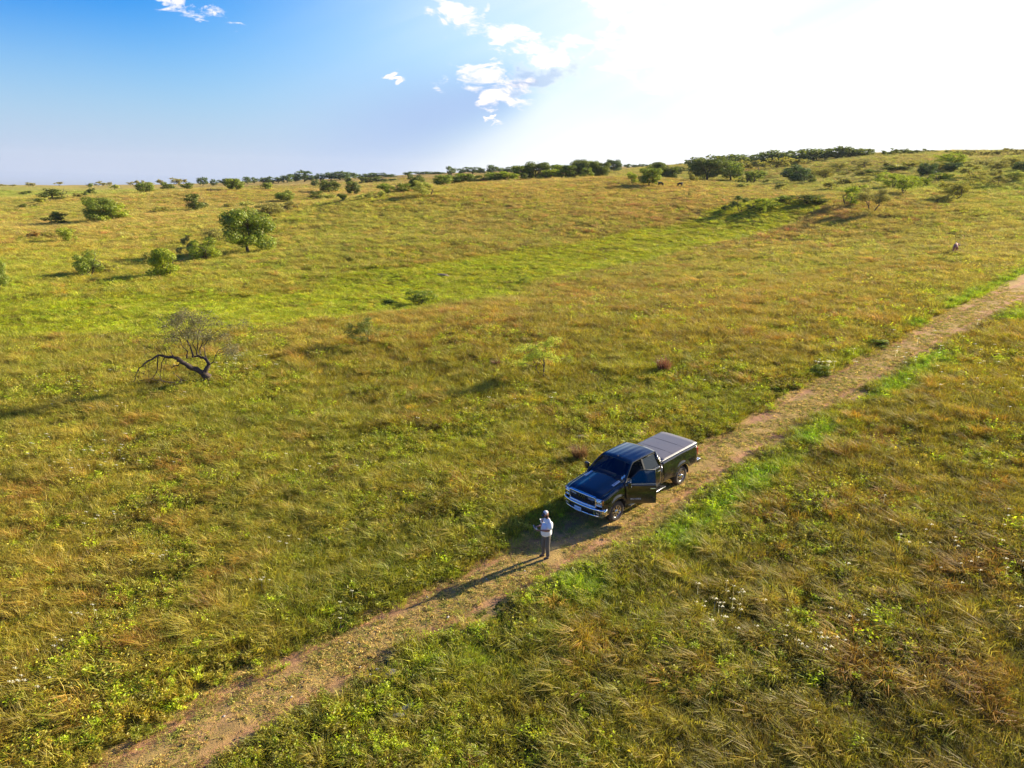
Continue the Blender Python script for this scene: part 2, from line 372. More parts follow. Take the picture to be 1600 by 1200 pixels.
# ------------------------------------------------------------------ object helpers
def obj(name, verts, faces, mat=None, parent=None, smooth=False, loc=None, mats=None, fmat=None):
    me = bpy.data.meshes.new(name); me.from_pydata([tuple(v) for v in verts], [], [tuple(f) for f in faces]); me.update()
    return link(name, me, mat, parent, smooth, loc, mats, fmat)
def link(name, me, mat=None, parent=None, smooth=False, loc=None, mats=None, fmat=None):
    for m_ in (mats or ([mat] if mat else [])): me.materials.append(m_)
    if fmat is not None: me.polygons.foreach_set('material_index', fmat)
    if smooth: me.polygons.foreach_set('use_smooth', [True] * len(me.polygons))
    o = bpy.data.objects.new(name, me); COL.objects.link(o)
    if parent: o.parent = parent
    if loc: o.location = loc
    return o
def bobj(name, bm, mat=None, parent=None, smooth=False, **kw):
    me = bpy.data.meshes.new(name); bmesh.ops.recalc_face_normals(bm, faces=bm.faces); bm.to_mesh(me); bm.free()
    return link(name, me, mat, parent, smooth, **kw)
def tag(o, label=None, cat=None, group=None, kind=None):
    if label: o['label'] = label
    if cat: o['category'] = cat
    if group: o['group'] = group
    if kind: o['kind'] = kind
    return o
def thing(name, label, cat, loc=(0, 0, 0), rz=0, group=None):
    o = bpy.data.objects.new(name, None); o.empty_display_size = .2; COL.objects.link(o)
    o.location = loc; o.rotation_euler = (0, 0, rz)
    return tag(o, label, cat, group)
def npmesh(name, V, F, quads=True):
    """fast mesh from numpy arrays (all quads or all tris)"""
    me = bpy.data.meshes.new(name); n = F.shape[1]
    me.vertices.add(len(V)); me.vertices.foreach_set('co', np.ascontiguousarray(V, np.float32).ravel())
    me.loops.add(F.size); me.loops.foreach_set('vertex_index', np.ascontiguousarray(F, np.int32).ravel())
    me.polygons.add(len(F)); me.polygons.foreach_set('loop_start', np.arange(0, F.size, n, dtype=np.int32))
    me.update(calc_edges=True); me.validate()
    return me
def vcol(me, name, C):
    a = me.attributes.new(name, 'FLOAT_COLOR', 'POINT')
    a.data.foreach_set('color', np.c_[C, np.ones(len(C))].astype(np.float32).ravel())

# ------------------------------------------------------------------ the ground sheet
def build_ground():
    azs = np.r_[np.linspace(-math.pi, -.95, 40)[:-1], np.arange(-.95, .95, .0078), np.linspace(.95, math.pi, 40)]
    Ds = np.r_[.5, 3, 6, 8, np.exp(np.arange(math.log(10), math.log(4000), .0085))]
    A, DD = np.meshgrid(azs, Ds); x = (DD * np.sin(A)).ravel(); y = (DD * np.cos(A)).ravel()
    z = height(x, y)
    u, s, t, l, r = road_u(x, y)
    d_in = np.minimum(t - r, l - t)
    z = z - .07 * np.clip((d_in - .1) / .3, 0, 1)          # bed of the track sits under its own sheet
    nA = len(azs); nD = len(Ds)
    i = np.arange(nD - 1)[:, None] * nA + np.arange(nA - 1)[None]
    F = np.stack([i, i + 1, i + 1 + nA, i + nA], -1).reshape(-1, 4)[:, ::-1]
    me = npmesh('ground', np.c_[x, y, z], F)
    D = np.hypot(x, y)
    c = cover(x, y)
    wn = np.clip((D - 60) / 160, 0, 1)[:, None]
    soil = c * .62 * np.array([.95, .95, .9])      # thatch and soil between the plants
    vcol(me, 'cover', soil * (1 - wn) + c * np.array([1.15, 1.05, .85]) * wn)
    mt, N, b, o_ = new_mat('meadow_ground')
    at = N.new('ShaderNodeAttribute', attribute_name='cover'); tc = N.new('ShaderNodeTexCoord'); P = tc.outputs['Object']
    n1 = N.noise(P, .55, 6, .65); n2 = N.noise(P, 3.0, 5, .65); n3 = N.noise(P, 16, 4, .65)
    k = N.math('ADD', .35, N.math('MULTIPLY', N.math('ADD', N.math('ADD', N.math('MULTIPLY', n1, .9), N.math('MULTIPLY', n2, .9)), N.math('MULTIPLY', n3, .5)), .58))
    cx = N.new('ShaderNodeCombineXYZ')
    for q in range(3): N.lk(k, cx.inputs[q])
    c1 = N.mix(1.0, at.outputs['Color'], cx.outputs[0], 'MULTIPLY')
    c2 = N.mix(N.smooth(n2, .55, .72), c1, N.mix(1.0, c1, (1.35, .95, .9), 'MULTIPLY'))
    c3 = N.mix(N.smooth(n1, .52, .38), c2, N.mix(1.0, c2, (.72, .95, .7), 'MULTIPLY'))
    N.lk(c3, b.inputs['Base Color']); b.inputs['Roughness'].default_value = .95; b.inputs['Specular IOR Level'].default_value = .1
    bp = N.new('ShaderNodeBump'); bp.inputs['Distance'].default_value = .35; bp.inputs['Strength'].default_value = .9
    hh = N.math('ADD', N.math('MULTIPLY', n1, 1.2), N.math('ADD', n2, N.math('MULTIPLY', n3, .35)))
    N.lk(hh, bp.inputs['Height']); N.lk(bp.outputs[0], b.inputs['Normal'])
    return tag(link('ground', me, mt, smooth=True), kind='structure')
build_ground()

def build_track():
    S = np.arange(-34, 62, .16); S = np.r_[S, np.arange(62, 170, .8)]
    nu = 36; U = np.linspace(0, 1, nu)
    s, uu = np.meshgrid(S, U, indexing='ij')
    l, r = tL(s), tR(s)
    jl = (fbm(s, 0 * s, 1.9, 41, 4) - .42) * 1.1; jr = (fbm(s, 0 * s + 9, 1.9, 43, 4) - .58) * 1.1
    t = (r + jr - .12) + (l + jl - r - jr + .24) * uu
    x = TX + s * RU[0] + t * RN[0]; y = TY + s * RU[1] + t * RN[1]
    x = x.ravel(); y = y.ravel(); z = height(x, y)
    e = np.minimum(uu, 1 - uu).ravel()
    W = ((l - r)).ravel(); m_ = (t - (l + r) / 2).ravel()
    rut = np.exp(-((np.abs(m_) - .95) / .30) ** 2)
    z = z + .012 - .045 * np.clip(1 - e / .035, 0, 1) - .06 * rut + (fbm(x, y, .5, 51, 3) - .5) * .05 * np.clip(e / .05, 0, 1)
    z = z + (fbm(x, y, .17, 55, 2) - .5) * .03
    nS = len(S); i = np.arange(nS - 1)[:, None] * nu + np.arange(nu - 1)[None]
    F = np.stack([i, i + 1, i + 1 + nu, i + nu], -1).reshape(-1, 4)
    me = npmesh('dirt_track', np.c_[x, y, z], F)
    bare = np.clip(rut * 1.0 + (fbm(x, y, 1.3, 61, 4) - .5) * 1.8 + .10, 0, 1)[:, None]
    n = fbm(x, y, .8, 63, 3)[:, None]
    dirt = np.array([.48, .25, .125]) * (.85 + .35 * n); straw = np.array([.47, .31, .10]) * (.75 + .5 * n)
    c = dirt * bare + straw * (1 - bare)
    vcol(me, 'cover', c)
    mt, N, b, o_ = new_mat('track_soil')
    at = N.new('ShaderNodeAttribute', attribute_name='cover'); tc = N.new('ShaderNodeTexCoord'); P = tc.outputs['Object']
    n1 = N.noise(P, 2.2, 6, .7); n2 = N.noise(P, 14, 5, .7); n3 = N.noise(P, 60, 3, .6)
    k = N.math('ADD', .30, N.math('MULTIPLY', N.math('ADD', n1, N.math('ADD', N.math('MULTIPLY', n2, .9), N.math('MULTIPLY', n3, .5))), .60))
    cx = N.new('ShaderNodeCombineXYZ')
    for q in range(3): N.lk(k, cx.inputs[q])
    c1 = N.mix(1.0, at.outputs['Color'], cx.outputs[0], 'MULTIPLY')
    c2 = N.mix(N.math('MULTIPLY', N.smooth(n2, .56, .66), .6), c1, (.23, .20, .06))
    N.lk(c2, b.inputs['Base Color']); b.inputs['Roughness'].default_value = .95; b.inputs['Specular IOR Level'].default_value = .15
    bp = N.new('ShaderNodeBump'); bp.inputs['Distance'].default_value = .05; bp.inputs['Strength'].default_value = .8
    N.lk(N.math('ADD', n1, N.math('ADD', n2, N.math('MULTIPLY', n3, .4))), bp.inputs['Height']); N.lk(bp.outputs[0], b.inputs['Normal'])
    return tag(link('dirt_track', me, mt, smooth=True), kind='structure')
build_track()

# ------------------------------------------------------------------ grass and weeds (scattered as instances)
def blades(n, h, hv, spread, lean, width, curve=.5, wind=(0, 0), head=0, seed=0):
    """a tuft of tapered bent blades; 5 verts, 3 tris each"""
    g = np.random.default_rng(seed)
    th = g.uniform(0, 2 * math.pi, n); rr = spread * np.sqrt(g.uniform(0, 1, n))
    bx, by = rr * np.cos(th), rr * np.sin(th)
    L = h * (1 + hv * (g.uniform(-1, 1, n)))
    dirn = th + g.normal(0, .8, n); ln = lean * g.uniform(.2, 1.3, n)
    dx, dy = np.cos(dirn) * ln + wind[0], np.sin(dirn) * ln + wind[1]
    w = width * g.uniform(.6, 1.4, n); wa = g.uniform(0, math.pi, n); wx, wy = np.cos(wa) * w / 2, np.sin(wa) * w / 2
    b0 = np.c_[bx, by, np.full(n, -.03)]
    m_ = b0 + np.c_[dx * L * .35, dy * L * .35, L * .62]
    tp = b0 + np.c_[dx * L * (1 + curve), dy * L * (1 + curve), L * (1 - .25 * np.hypot(dx, dy))]
    W = np.c_[wx, wy, 0 * wx]; k = 1.0 if not head else head
    V = np.stack([b0 - W * .6, b0 + W * .6, m_ + W * k, m_ - W * k, tp], 1).reshape(-1, 3)
    i = np.arange(n) * 5
    F = np.concatenate([np.c_[i, i + 1, i + 2], np.c_[i, i + 2, i + 3], np.c_[i + 3, i + 2, i + 4]])
    return V, F
def leaves_bush(n, h, spread, size, seed=0):
    """a leafy forb: small leaves up a few stems"""
    g = np.random.default_rng(seed); ns = 7
    th = g.uniform(0, 2 * math.pi, ns); hh = h * g.uniform(.6, 1.1, ns); sp = spread * g.uniform(.3, 1, ns)
    k = g.integers(0, ns, n); f = g.uniform(.15, 1, n)
    c = np.c_[np.cos(th[k]) * sp[k] * f, np.sin(th[k]) * sp[k] * f, hh[k] * f] + g.normal(0, size * .9, (n, 3))
    c[:, 2] = np.maximum(c[:, 2], .02)
    a = g.normal(0, 1, (n, 3)); a[:, 2] *= .5; a /= np.linalg.norm(a, axis=1)[:, None]
    b = np.cross(a, g.normal(0, 1, (n, 3)) + [0, 0, .8]); b /= np.linalg.norm(b, axis=1)[:, None]
    s = size * g.uniform(.6, 1.4, n)[:, None]
    V = np.stack([c - a * s, c - b * s * .45, c + a * s, c + b * s * .45], 1).reshape(-1, 3); i = np.arange(n) * 4
    F = np.concatenate([np.c_[i, i + 1, i + 2], np.c_[i, i + 2, i + 3]])
    return V, F
def proto(name, parts, mat):
    V = []; F = []; o = 0
    for v, f in parts: V.append(v); F.append(f + o); o += len(v)
    me = npmesh(name, np.concatenate(V), np.concatenate(F)); me.materials.append(mat)
    ob = bpy.data.objects.new(name, me); return ob
def scatter(name, protos, P, rot, scl, idx, colr, tilt=None):
    """one object of instanced tufts on points"""
    pc = bpy.data.collections.new(name + '_source')
    for k, p in enumerate(protos): p.name = '%s_%02d' % (name + '_tuft', k); pc.objects.link(p)
    me = bpy.data.meshes.new(name); n = len(P)
    me.vertices.add(n); me.vertices.foreach_set('co', P.astype(np.float32).ravel())
    a = me.attributes.new('rot', 'FLOAT_VECTOR', 'POINT'); a.data.foreach_set('vector', rot.astype(np.float32).ravel())
    a = me.attributes.new('scl', 'FLOAT_VECTOR', 'POINT'); a.data.foreach_set('vector', scl.astype(np.float32).ravel())
    a = me.attributes.new('idx', 'INT', 'POINT'); a.data.foreach_set('value', idx.astype(np.int32))
    a = me.attributes.new('col', 'FLOAT_COLOR', 'POINT'); a.data.foreach_set('color', np.c_[colr, np.ones(n)].astype(np.float32).ravel())
    o = bpy.data.objects.new(name, me); COL.objects.link(o); tag(o, kind='stuff')
    ng = bpy.data.node_groups.new(name, 'GeometryNodeTree')
    ng.interface.new_socket('Geometry', in_out='INPUT', socket_type='NodeSocketGeometry'); ng.interface.new_socket('Geometry', in_out='OUTPUT', socket_type='NodeSocketGeometry')
    N = NT(ng); gi = N.new('NodeGroupInput'); go = N.new('NodeGroupOutput')
    ci = N.new('GeometryNodeCollectionInfo'); ci.inputs['Collection'].default_value = pc; ci.inputs['Separate Children'].default_value = True; ci.inputs['Reset Children'].default_value = True
    ip = N.new('GeometryNodeInstanceOnPoints'); ip.inputs['Pick Instance'].default_value = True
    def at(nm, ty):
        q = N.new('GeometryNodeInputNamedAttribute', data_type=ty); q.inputs[0].default_value = nm
        return [s for s in q.outputs if s.enabled and s.name == 'Attribute'][0]
    N.lk(gi.outputs[0], ip.inputs['Points']); N.lk(ci.outputs[0], ip.inputs['Instance'])
    N.lk(at('idx', 'INT'), ip.inputs['Instance Index']); N.lk(at('scl', 'FLOAT_VECTOR'), ip.inputs['Scale'])
    e2r = N.new('FunctionNodeEulerToRotation'); N.lk(at('rot', 'FLOAT_VECTOR'), e2r.inputs[0]); N.lk(e2r.outputs[0], ip.inputs['Rotation'])
    N.lk(ip.outputs[0], go.inputs[0])
    md = o.modifiers.new('scatter', 'NODES'); md.node_group = ng
    return o

WIND = (-.16, -.05)
P_GR = [proto('g', [blades(90, .32, .45, .30, .50, .0105, .5, WIND, seed=s)], M_GRASS) for s in (1, 2, 3, 4)]          # 0-3 mixed grass
P_GR += [proto('g', [blades(100, .56, .40, .20, .34, .0075, .6, (-.18, -.06), 1.5, seed=s)], M_GRASS) for s in (5, 6, 7)]   # 4-6 tall bluestem
P_GR += [proto('g', [leaves_bush(120, .34, .25, .031, seed=s), blades(24, .3, .4, .18, .5, .014, seed=s + 30)], M_GRASS) for s in (8, 9, 10)]       # 7-9 forbs
P_GR += [proto('g', [blades(90, .15, .5, .34, .8, .011, .6, seed=s)], M_GRASS) for s in (11, 12)]                       # 10-11 low mat

def field_points(n0, Dk, Dmax, p=1.5, azm=.74, D0=10.5, seed=1):
    g = np.random.default_rng(seed)
    Dg = np.linspace(D0, Dmax, 4000); dens = n0 * np.minimum(1, (Dk / Dg) ** p)
    cdf = np.cumsum(dens * Dg); tot = cdf[-1] * (Dg[1] - Dg[0]) * 2 * azm
    n = int(tot); D = np.interp(g.uniform(0, cdf[-1], n), cdf, Dg); a = g.uniform(-azm, azm, n)
    return D * np.sin(a), D * np.cos(a), D, g

def build_meadow():
    x, y, D, g = field_points(25, 34, 520, 1.45)
    u, s, t, l, r = road_u(x, y)
    jl = (fbm(s, 0 * s, 1.9, 41, 4) - .42) * 1.1; jr = (fbm(s, 0 * s + 9, 1.9, 43, 4) - .58) * 1.1
    din = np.minimum(t - r - jr, l + jl - t)
    keep = (din < g.normal(.02, .22, len(x)))
    x, y, D, s, t, l, r, din = [v[keep] for v in (x, y, D, s, t, l, r, din)]
    n = len(x); z = height(x, y)
    c = cover(x, y)
    # kinds in patches
    a1 = fbm(x, y, 2.4, 71, 3)*.65 + fbm(x, y, 13, 72, 2)*.35; a2 = fbm(x, y, 3.2, 73, 4); a3 = fbm(x, y, 14, 75, 3)
    q = g.uniform(0, 1, n)
    idx = g.integers(0, 4, n)
    tall = q < np.clip((a1 - .52) * 4, .02, .24) * (1 - swale(x, y) * .9)
    forb = (~tall) & (g.uniform(0, 1, n) < np.clip((a2 - .44) * 5, .05, .85))
    low = (~tall) & (~forb) & (g.uniform(0, 1, n) < np.clip((.5 - a3) * 4, .05, .5))
    nearroad = (din > -1.3) & (D < 130)
    lm = (c[:, 1] > c[:, 0] * 1.15)
    forb |= nearroad & (g.uniform(0, 1, n) < .4); tall &= ~nearroad
    idx = np.where(low, g.integers(10, 12, n), idx); idx = np.where(forb, g.integers(7, 10, n), idx); idx = np.where(tall, g.integers(4, 7, n), idx)
    sc = g.uniform(.6, 1.35, n) * (.75 + .6 * fbm(x, y, 2.2, 77, 3)); wide = np.clip((D / 34) ** .62, 1, 4.5)
    hz = sc * np.where(tall, .56, .80)
    hz = hz * np.where(nearroad & (din > -.5), .75, 1)
    scl = np.c_[sc * wide, sc * wide, hz * np.minimum(wide, 1.5)]
    scl[:, 2] *= 1 - .35 * swale(x, y)
    rot = np.c_[g.normal(0, .10, n), g.normal(0, .10, n), g.uniform(0, 6.28, n)]
    rot[tall, 2] = g.uniform(-1.6, 1.6, tall.sum())          # wind combs the tall grass one way
    j = np.exp(g.normal(0, .22, n))[:, None]
    hue = g.normal(0, 1, n)[:, None]
    c = c * j * (1 + hue * np.array([.06, -.03, 0.]))
    c = np.where(tall[:, None], c * np.array([1.04, .95, 1.25]), c)
    straw = ((g.uniform(0, 1, n) < .10) & ~lm)[:, None]; c = np.where(straw, c * .35 + np.array([.42, .31, .12]) * .75, c)
    dark = (g.uniform(0, 1, n) < np.clip((fbm(x, y, 1.8, 79, 3) - .57) * 4, 0, .5)) & ~lm & ~tall
    c = np.where(dark[:, None], c * np.array([.66, .58, .8]), c)
    yel = (forb & (g.uniform(0, 1, n) < .28) & ~dark)[:, None]; c = np.where(yel, np.array([.36, .36, .03]) * j, c)
    rust = (tall & (fbm(x, y, 2.6, 81, 3) > .60))[:, None]; c = np.where(rust, c * np.array([1.06, .85, 1.05]), c)
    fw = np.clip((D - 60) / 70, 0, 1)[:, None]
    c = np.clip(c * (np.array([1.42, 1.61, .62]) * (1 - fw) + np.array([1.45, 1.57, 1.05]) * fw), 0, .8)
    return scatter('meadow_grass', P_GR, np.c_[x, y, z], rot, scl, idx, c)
build_meadow()

def build_track_grass():
    g = np.random.default_rng(5); n = 52000
    s = g.uniform(-30, 62, n); l, r = tL(s), tR(s); u = g.uniform(0, 1, n); t = r + (l - r) * u
    m_ = t - (l + r) / 2; rut = np.exp(-((np.abs(m_) - .95) / .33) ** 2)
    x = TX + s * RU[0] + t * RN[0]; y = TY + s * RU[1] + t * RN[1]
    keep = g.uniform(0, 1, n) < (1.0 - .93 * rut) * np.clip((fbm(x, y, 1.0, 91, 3) - .30) * 4, 0.05, 1)
    x, y, m_ = x[keep], y[keep], m_[keep]; n = len(x); z = height(x, y)
    pr = [proto('t', [blades(26, .06, .6, .14, 1.5, .012, .6, seed=k)], M_GRASS) for k in (61, 62, 63)] + [proto('t', [leaves_bush(26, .07, .10, .022, seed=64)], M_GRASS)]
    idx = np.where(g.uniform(0, 1, n) < .22, 3, g.integers(0, 3, n))
    j = np.exp(g.normal(0, .25, n))[:, None]
    c = np.where((g.uniform(0, 1, n) < .45)[:, None], np.array([.36, .36, .045]), np.array([.58, .42, .12])) * j
    sc = g.uniform(.6, 1.5, n)
    return scatter('track_grass', pr, np.c_[x, y, z - .01], np.c_[0 * x, 0 * x, g.uniform(0, 6.28, n)], np.c_[sc, sc, sc * .9], idx, c)
build_track_grass()

# ------------------------------------------------------------------ trees and shrubs
def limb(path, radii, sides=6, V=None, F=None):
    """append a tapered tube through path"""
    V = [] if V is None else V; F = [] if F is None else F
    pts = [Vector(p) for p in path]; rings = []
    for i, p in enumerate(pts):
        d = (pts[min(i + 1, len(pts) - 1)] - pts[max(i - 1, 0)]).normalized()
        a = d.orthogonal().normalized(); b = d.cross(a); o = len(V)
        for k in range(sides):
            th = 2 * math.pi * k / sides; V.append(tuple(p + (a * math.cos(th) + b * math.sin(th)) * radii[i]))
        rings.append(o)
    for o0, o1 in zip(rings[:-1], rings[1:]):
        # match rings by nearest rotation to avoid twists
        v0 = Vector(V[o0]); best = min(range(sides), key=lambda k: (Vector(V[o1 + k]) - v0).length)
        for k in range(sides):
            F.append((o0 + k, o0 + (k + 1) % sides, o1 + (best + k + 1) % sides, o1 + (best + k) % sides))
    return V, F
def grow(base, tip, r0, g, depth, V, F, tips, bend=.25, kids=3, sides=5, ratio=.62, spread=.7):
    b = Vector(base); e = Vector(tip); L = (e - b).length; n = 4
    pts = []
    off = Vector([g.normal(0, 1) for _ in range(3)]) * L * bend * .4
    for k in range(n + 1):
        f = k / n; pts.append(b.lerp(e, f) + off * math.sin(math.pi * f) + Vector([g.normal(0, L * .02) for _ in range(3)]) * (0 < k < n))
    limb(pts, [r0 * (1 - .6 * k / n) for k in range(n + 1)], sides, V, F)
    if depth == 0: tips.append(pts[-1]); tips.append(pts[-2]); return
    for q in range(kids):
        f = g.uniform(.45, 1.0) if q else 1.0; i = min(n, int(f * n)); s = pts[i]
        d = (e - b).normalized() + Vector([g.normal(0, spread) for _ in range(3)]); d.z = max(d.z, -.15) + .12; d.normalize()
        grow(s, s + d * L * ratio * g.uniform(.75, 1.2), r0 * .5, g, depth - 1, V, F, tips, bend, kids, max(3, sides - 1), ratio, spread)
def leaf_cloud(C, Rad, n, size, g, shell=.6, flat=.45):
    """leaf-sized faces on and inside lobes with centres C and radii Rad (each a vector)"""
    w = Rad.prod(1) ** (2 / 3); k = g.choice(len(C), n, p=w / w.sum())
    d = g.normal(0, 1, (n, 3)); d /= np.linalg.norm(d, axis=1)[:, None]
    r = np.where(g.uniform(0, 1, n) < shell, g.uniform(.82, 1.08, n), g.uniform(.3, 1, n))
    p = C[k] + d * r[:, None] * Rad[k]
    nrm = d + g.normal(0, flat, (n, 3)) + [0, 0, .25]; nrm /= np.linalg.norm(nrm, axis=1)[:, None]
    a = np.cross(nrm, g.normal(0, 1, (n, 3))); a /= np.linalg.norm(a, axis=1)[:, None]; b = np.cross(nrm, a)
    s = (size * g.uniform(.55, 1.4, n))[:, None]
    V = np.stack([p - a * s, p - b * s * .6, p + a * s, p + b * s * .6], 1).reshape(-1, 3)
    return V, np.arange(4 * n).reshape(-1, 4)
def crown_mesh(name, kind, n, size, seed):
    g = np.random.default_rng(seed); tV, tF, tips = [], [], []
    if kind == 'oak':      # unit tree: crown width 1, height 1, on a short trunk
        grow((0, 0, -.03), (g.normal(0, .03), g.normal(0, .03), .36), .034, g, 3, tV, tF, tips, kids=4, ratio=.72, spread=.6)
        m = 30; th = g.uniform(0, 6.28, m); hh = g.uniform(.22, .84, m); rr = np.sqrt(g.uniform(.1, 1, m)) * .38 * np.sin(np.clip((hh - .02) / 1.0, 0, 1) * math.pi) ** .45
        C = np.c_[np.cos(th) * rr, np.sin(th) * rr, hh]; Rd = g.uniform(.10, .18, (m, 1)) * np.array([[1, 1, .85]])
    elif kind == 'bush':
        for q in range(4): grow((0, 0, -.04), (g.normal(0, .16), g.normal(0, .16), .45), .022, g, 2, tV, tF, tips, kids=3, ratio=.7, spread=.7)
        m = 18; th = g.uniform(0, 6.28, m); hh = g.uniform(.12, .84, m); rr = np.sqrt(g.uniform(0, 1, m)) * .42 * (1 - .5 * hh)
        C = np.c_[np.cos(th) * rr, np.sin(th) * rr, hh]; Rd = g.uniform(.07, .19, (m, 1)) * np.array([[1, 1, .9]])
    elif kind == 'mesq':   # open vase with a wide feathery crown
        for q in range(g.integers(2, 4)):
            a = g.uniform(0, 6.28); grow((0, 0, -.03), (math.cos(a) * .17, math.sin(a) * .17, .40), .024, g, 3, tV, tF, tips, kids=3, ratio=.66, spread=.62, bend=.5)
        T = np.array([tuple(t) for t in tips]); T[:, :2] = np.clip(T[:, :2], -.55, .55); T[:, 2] = np.clip(T[:, 2], .22, .96)
        C = T + g.normal(0, .03, T.shape); Rd = g.uniform(.05, .12, (len(C), 1)) * np.array([[1.2, 1.2, .7]])
    else:                  # wild thin sapling
        grow((0, 0, -.03), (g.normal(0, .1), g.normal(0, .1), .5), .020, g, 3, tV, tF, tips, kids=3, ratio=.62, spread=.7)
        grow((0, 0, -.03), (-.18, .05, .42), .016, g, 2, tV, tF, tips, kids=3, ratio=.62, spread=.7)
        T = np.array([tuple(t) for t in tips]); C = T; Rd = g.uniform(.05, .12, (len(C), 1)) * np.array([[1.1, 1.1, .8]])
    V, F = leaf_cloud(C, Rd, n, size, g, shell=.7 if kind in ('oak', 'bush') else .4)
    V[:, 2] = np.maximum(V[:, 2], .01)
    # normalise to width 1, height 1
    lo, hi = np.percentile(V, 1, 0), np.percentile(V, 99, 0); sx = 1 / max(hi[0] - lo[0], hi[1] - lo[1]); sz = 1 / hi[2]
    S = np.array([sx, sx, sz]); V = V * S; tV = np.array(tV) * S
    cm = npmesh(name + '_crown', V, F); cm.materials.append(M_LEAF)
    tm = bpy.data.meshes.new(name + '_trunk'); tm.from_pydata([tuple(v) for v in tV], [], tF); tm.update(); tm.materials.append(M_BARK)
    tm.polygons.foreach_set('use_smooth', [True] * len(tm.polygons))
    return tm, cm
_PM = {}
def pmesh(kind, lod, var):
    k = (kind, lod, var)
    if k not in _PM:
        n, size = {('oak', 2): (13000, .0185), ('oak', 1): (4200, .030), ('oak', 0): (700, .055), ('bush', 2): (6000, .022), ('bush', 1): (1800, .034), ('bush', 0): (450, .07),
                   ('mesq', 2): (9000, .0150), ('mesq', 1): (4200, .024), ('mesq', 0): (800, .055), ('sap', 2): (4600, .013), ('sap', 1): (1500, .024), ('sap', 0): (400, .05)}[(kind, lod)]
        _PM[k] = crown_mesh('%s%d' % (kind, lod), kind, n, size, 100 + var * 7 + lod * 31 + {'oak': 0, 'bush': 1000, 'mesq': 2000, 'sap': 3000}[kind])
    return _PM[k]
TREE_N = [0]
def tree(px, py, h, w, kind, tint, label, name=None, group=None, D=None):
    """plant a tree whose foot, height and width are known in photo pixels"""
    if D is None:
        q = hit(px, py)
        if q is None:
            D = 600
        else: x, y, z = q
    if D is not None:
        a, e = ray(px, py); x, y = D * math.sin(a), D * math.cos(a); z = float(height(x, y)[0])
    d = math.hypot(x, y); depth = x * CF.x + y * CF.y + (z - CAM_H) * CF.z
    a, e = ray(px, py - h); top = CAM_H + d * e
    H = max(top - z, .5 * h * depth / FOC); Wd = w * depth / FOC
    lod = 2 if h > 33 else (1 if h > 13 else 0)
    TREE_N[0] += 1; var = TREE_N[0] % (2 if lod == 2 else 4)
    tm, cm = pmesh(kind, lod, var)
    cat = 'tree' if kind in ('oak', 'mesq', 'sap') else 'shrub'
    nm = name or {'oak': 'oak_tree', 'mesq': 'mesquite_tree', 'sap': 'sapling', 'bush': 'shrub'}[kind]
    t = thing(nm, label, 'tree' if cat == 'tree' else 'bush', (x, y, z - .05), random.uniform(0, 6.28), group)
    t.scale = (Wd * 1.08, Wd * 1.08, H)
    a_ = bpy.data.objects.new('trunk', tm); b_ = bpy.data.objects.new('crown', cm)
    for o in (a_, b_): COL.objects.link(o); o.parent = t
    b_.color = (*TINT[tint], 1)
    return t
TINT = {'dk': (0.185, 0.224, 0.027), 'md': (0.276, 0.336, 0.031), 'lt': (0.415, 0.476, 0.034), 'br': (.36, .42, .02), 'gy': (0.400, 0.364, 0.082), 'bl': (0.138, 0.196, 0.048), 'ol': (0.415, 0.379, 0.055), 'yl': (.52, .57, .06), 'rd': (0.430, 0.252, 0.055), 'pale': (0.492, 0.504, 0.082)}
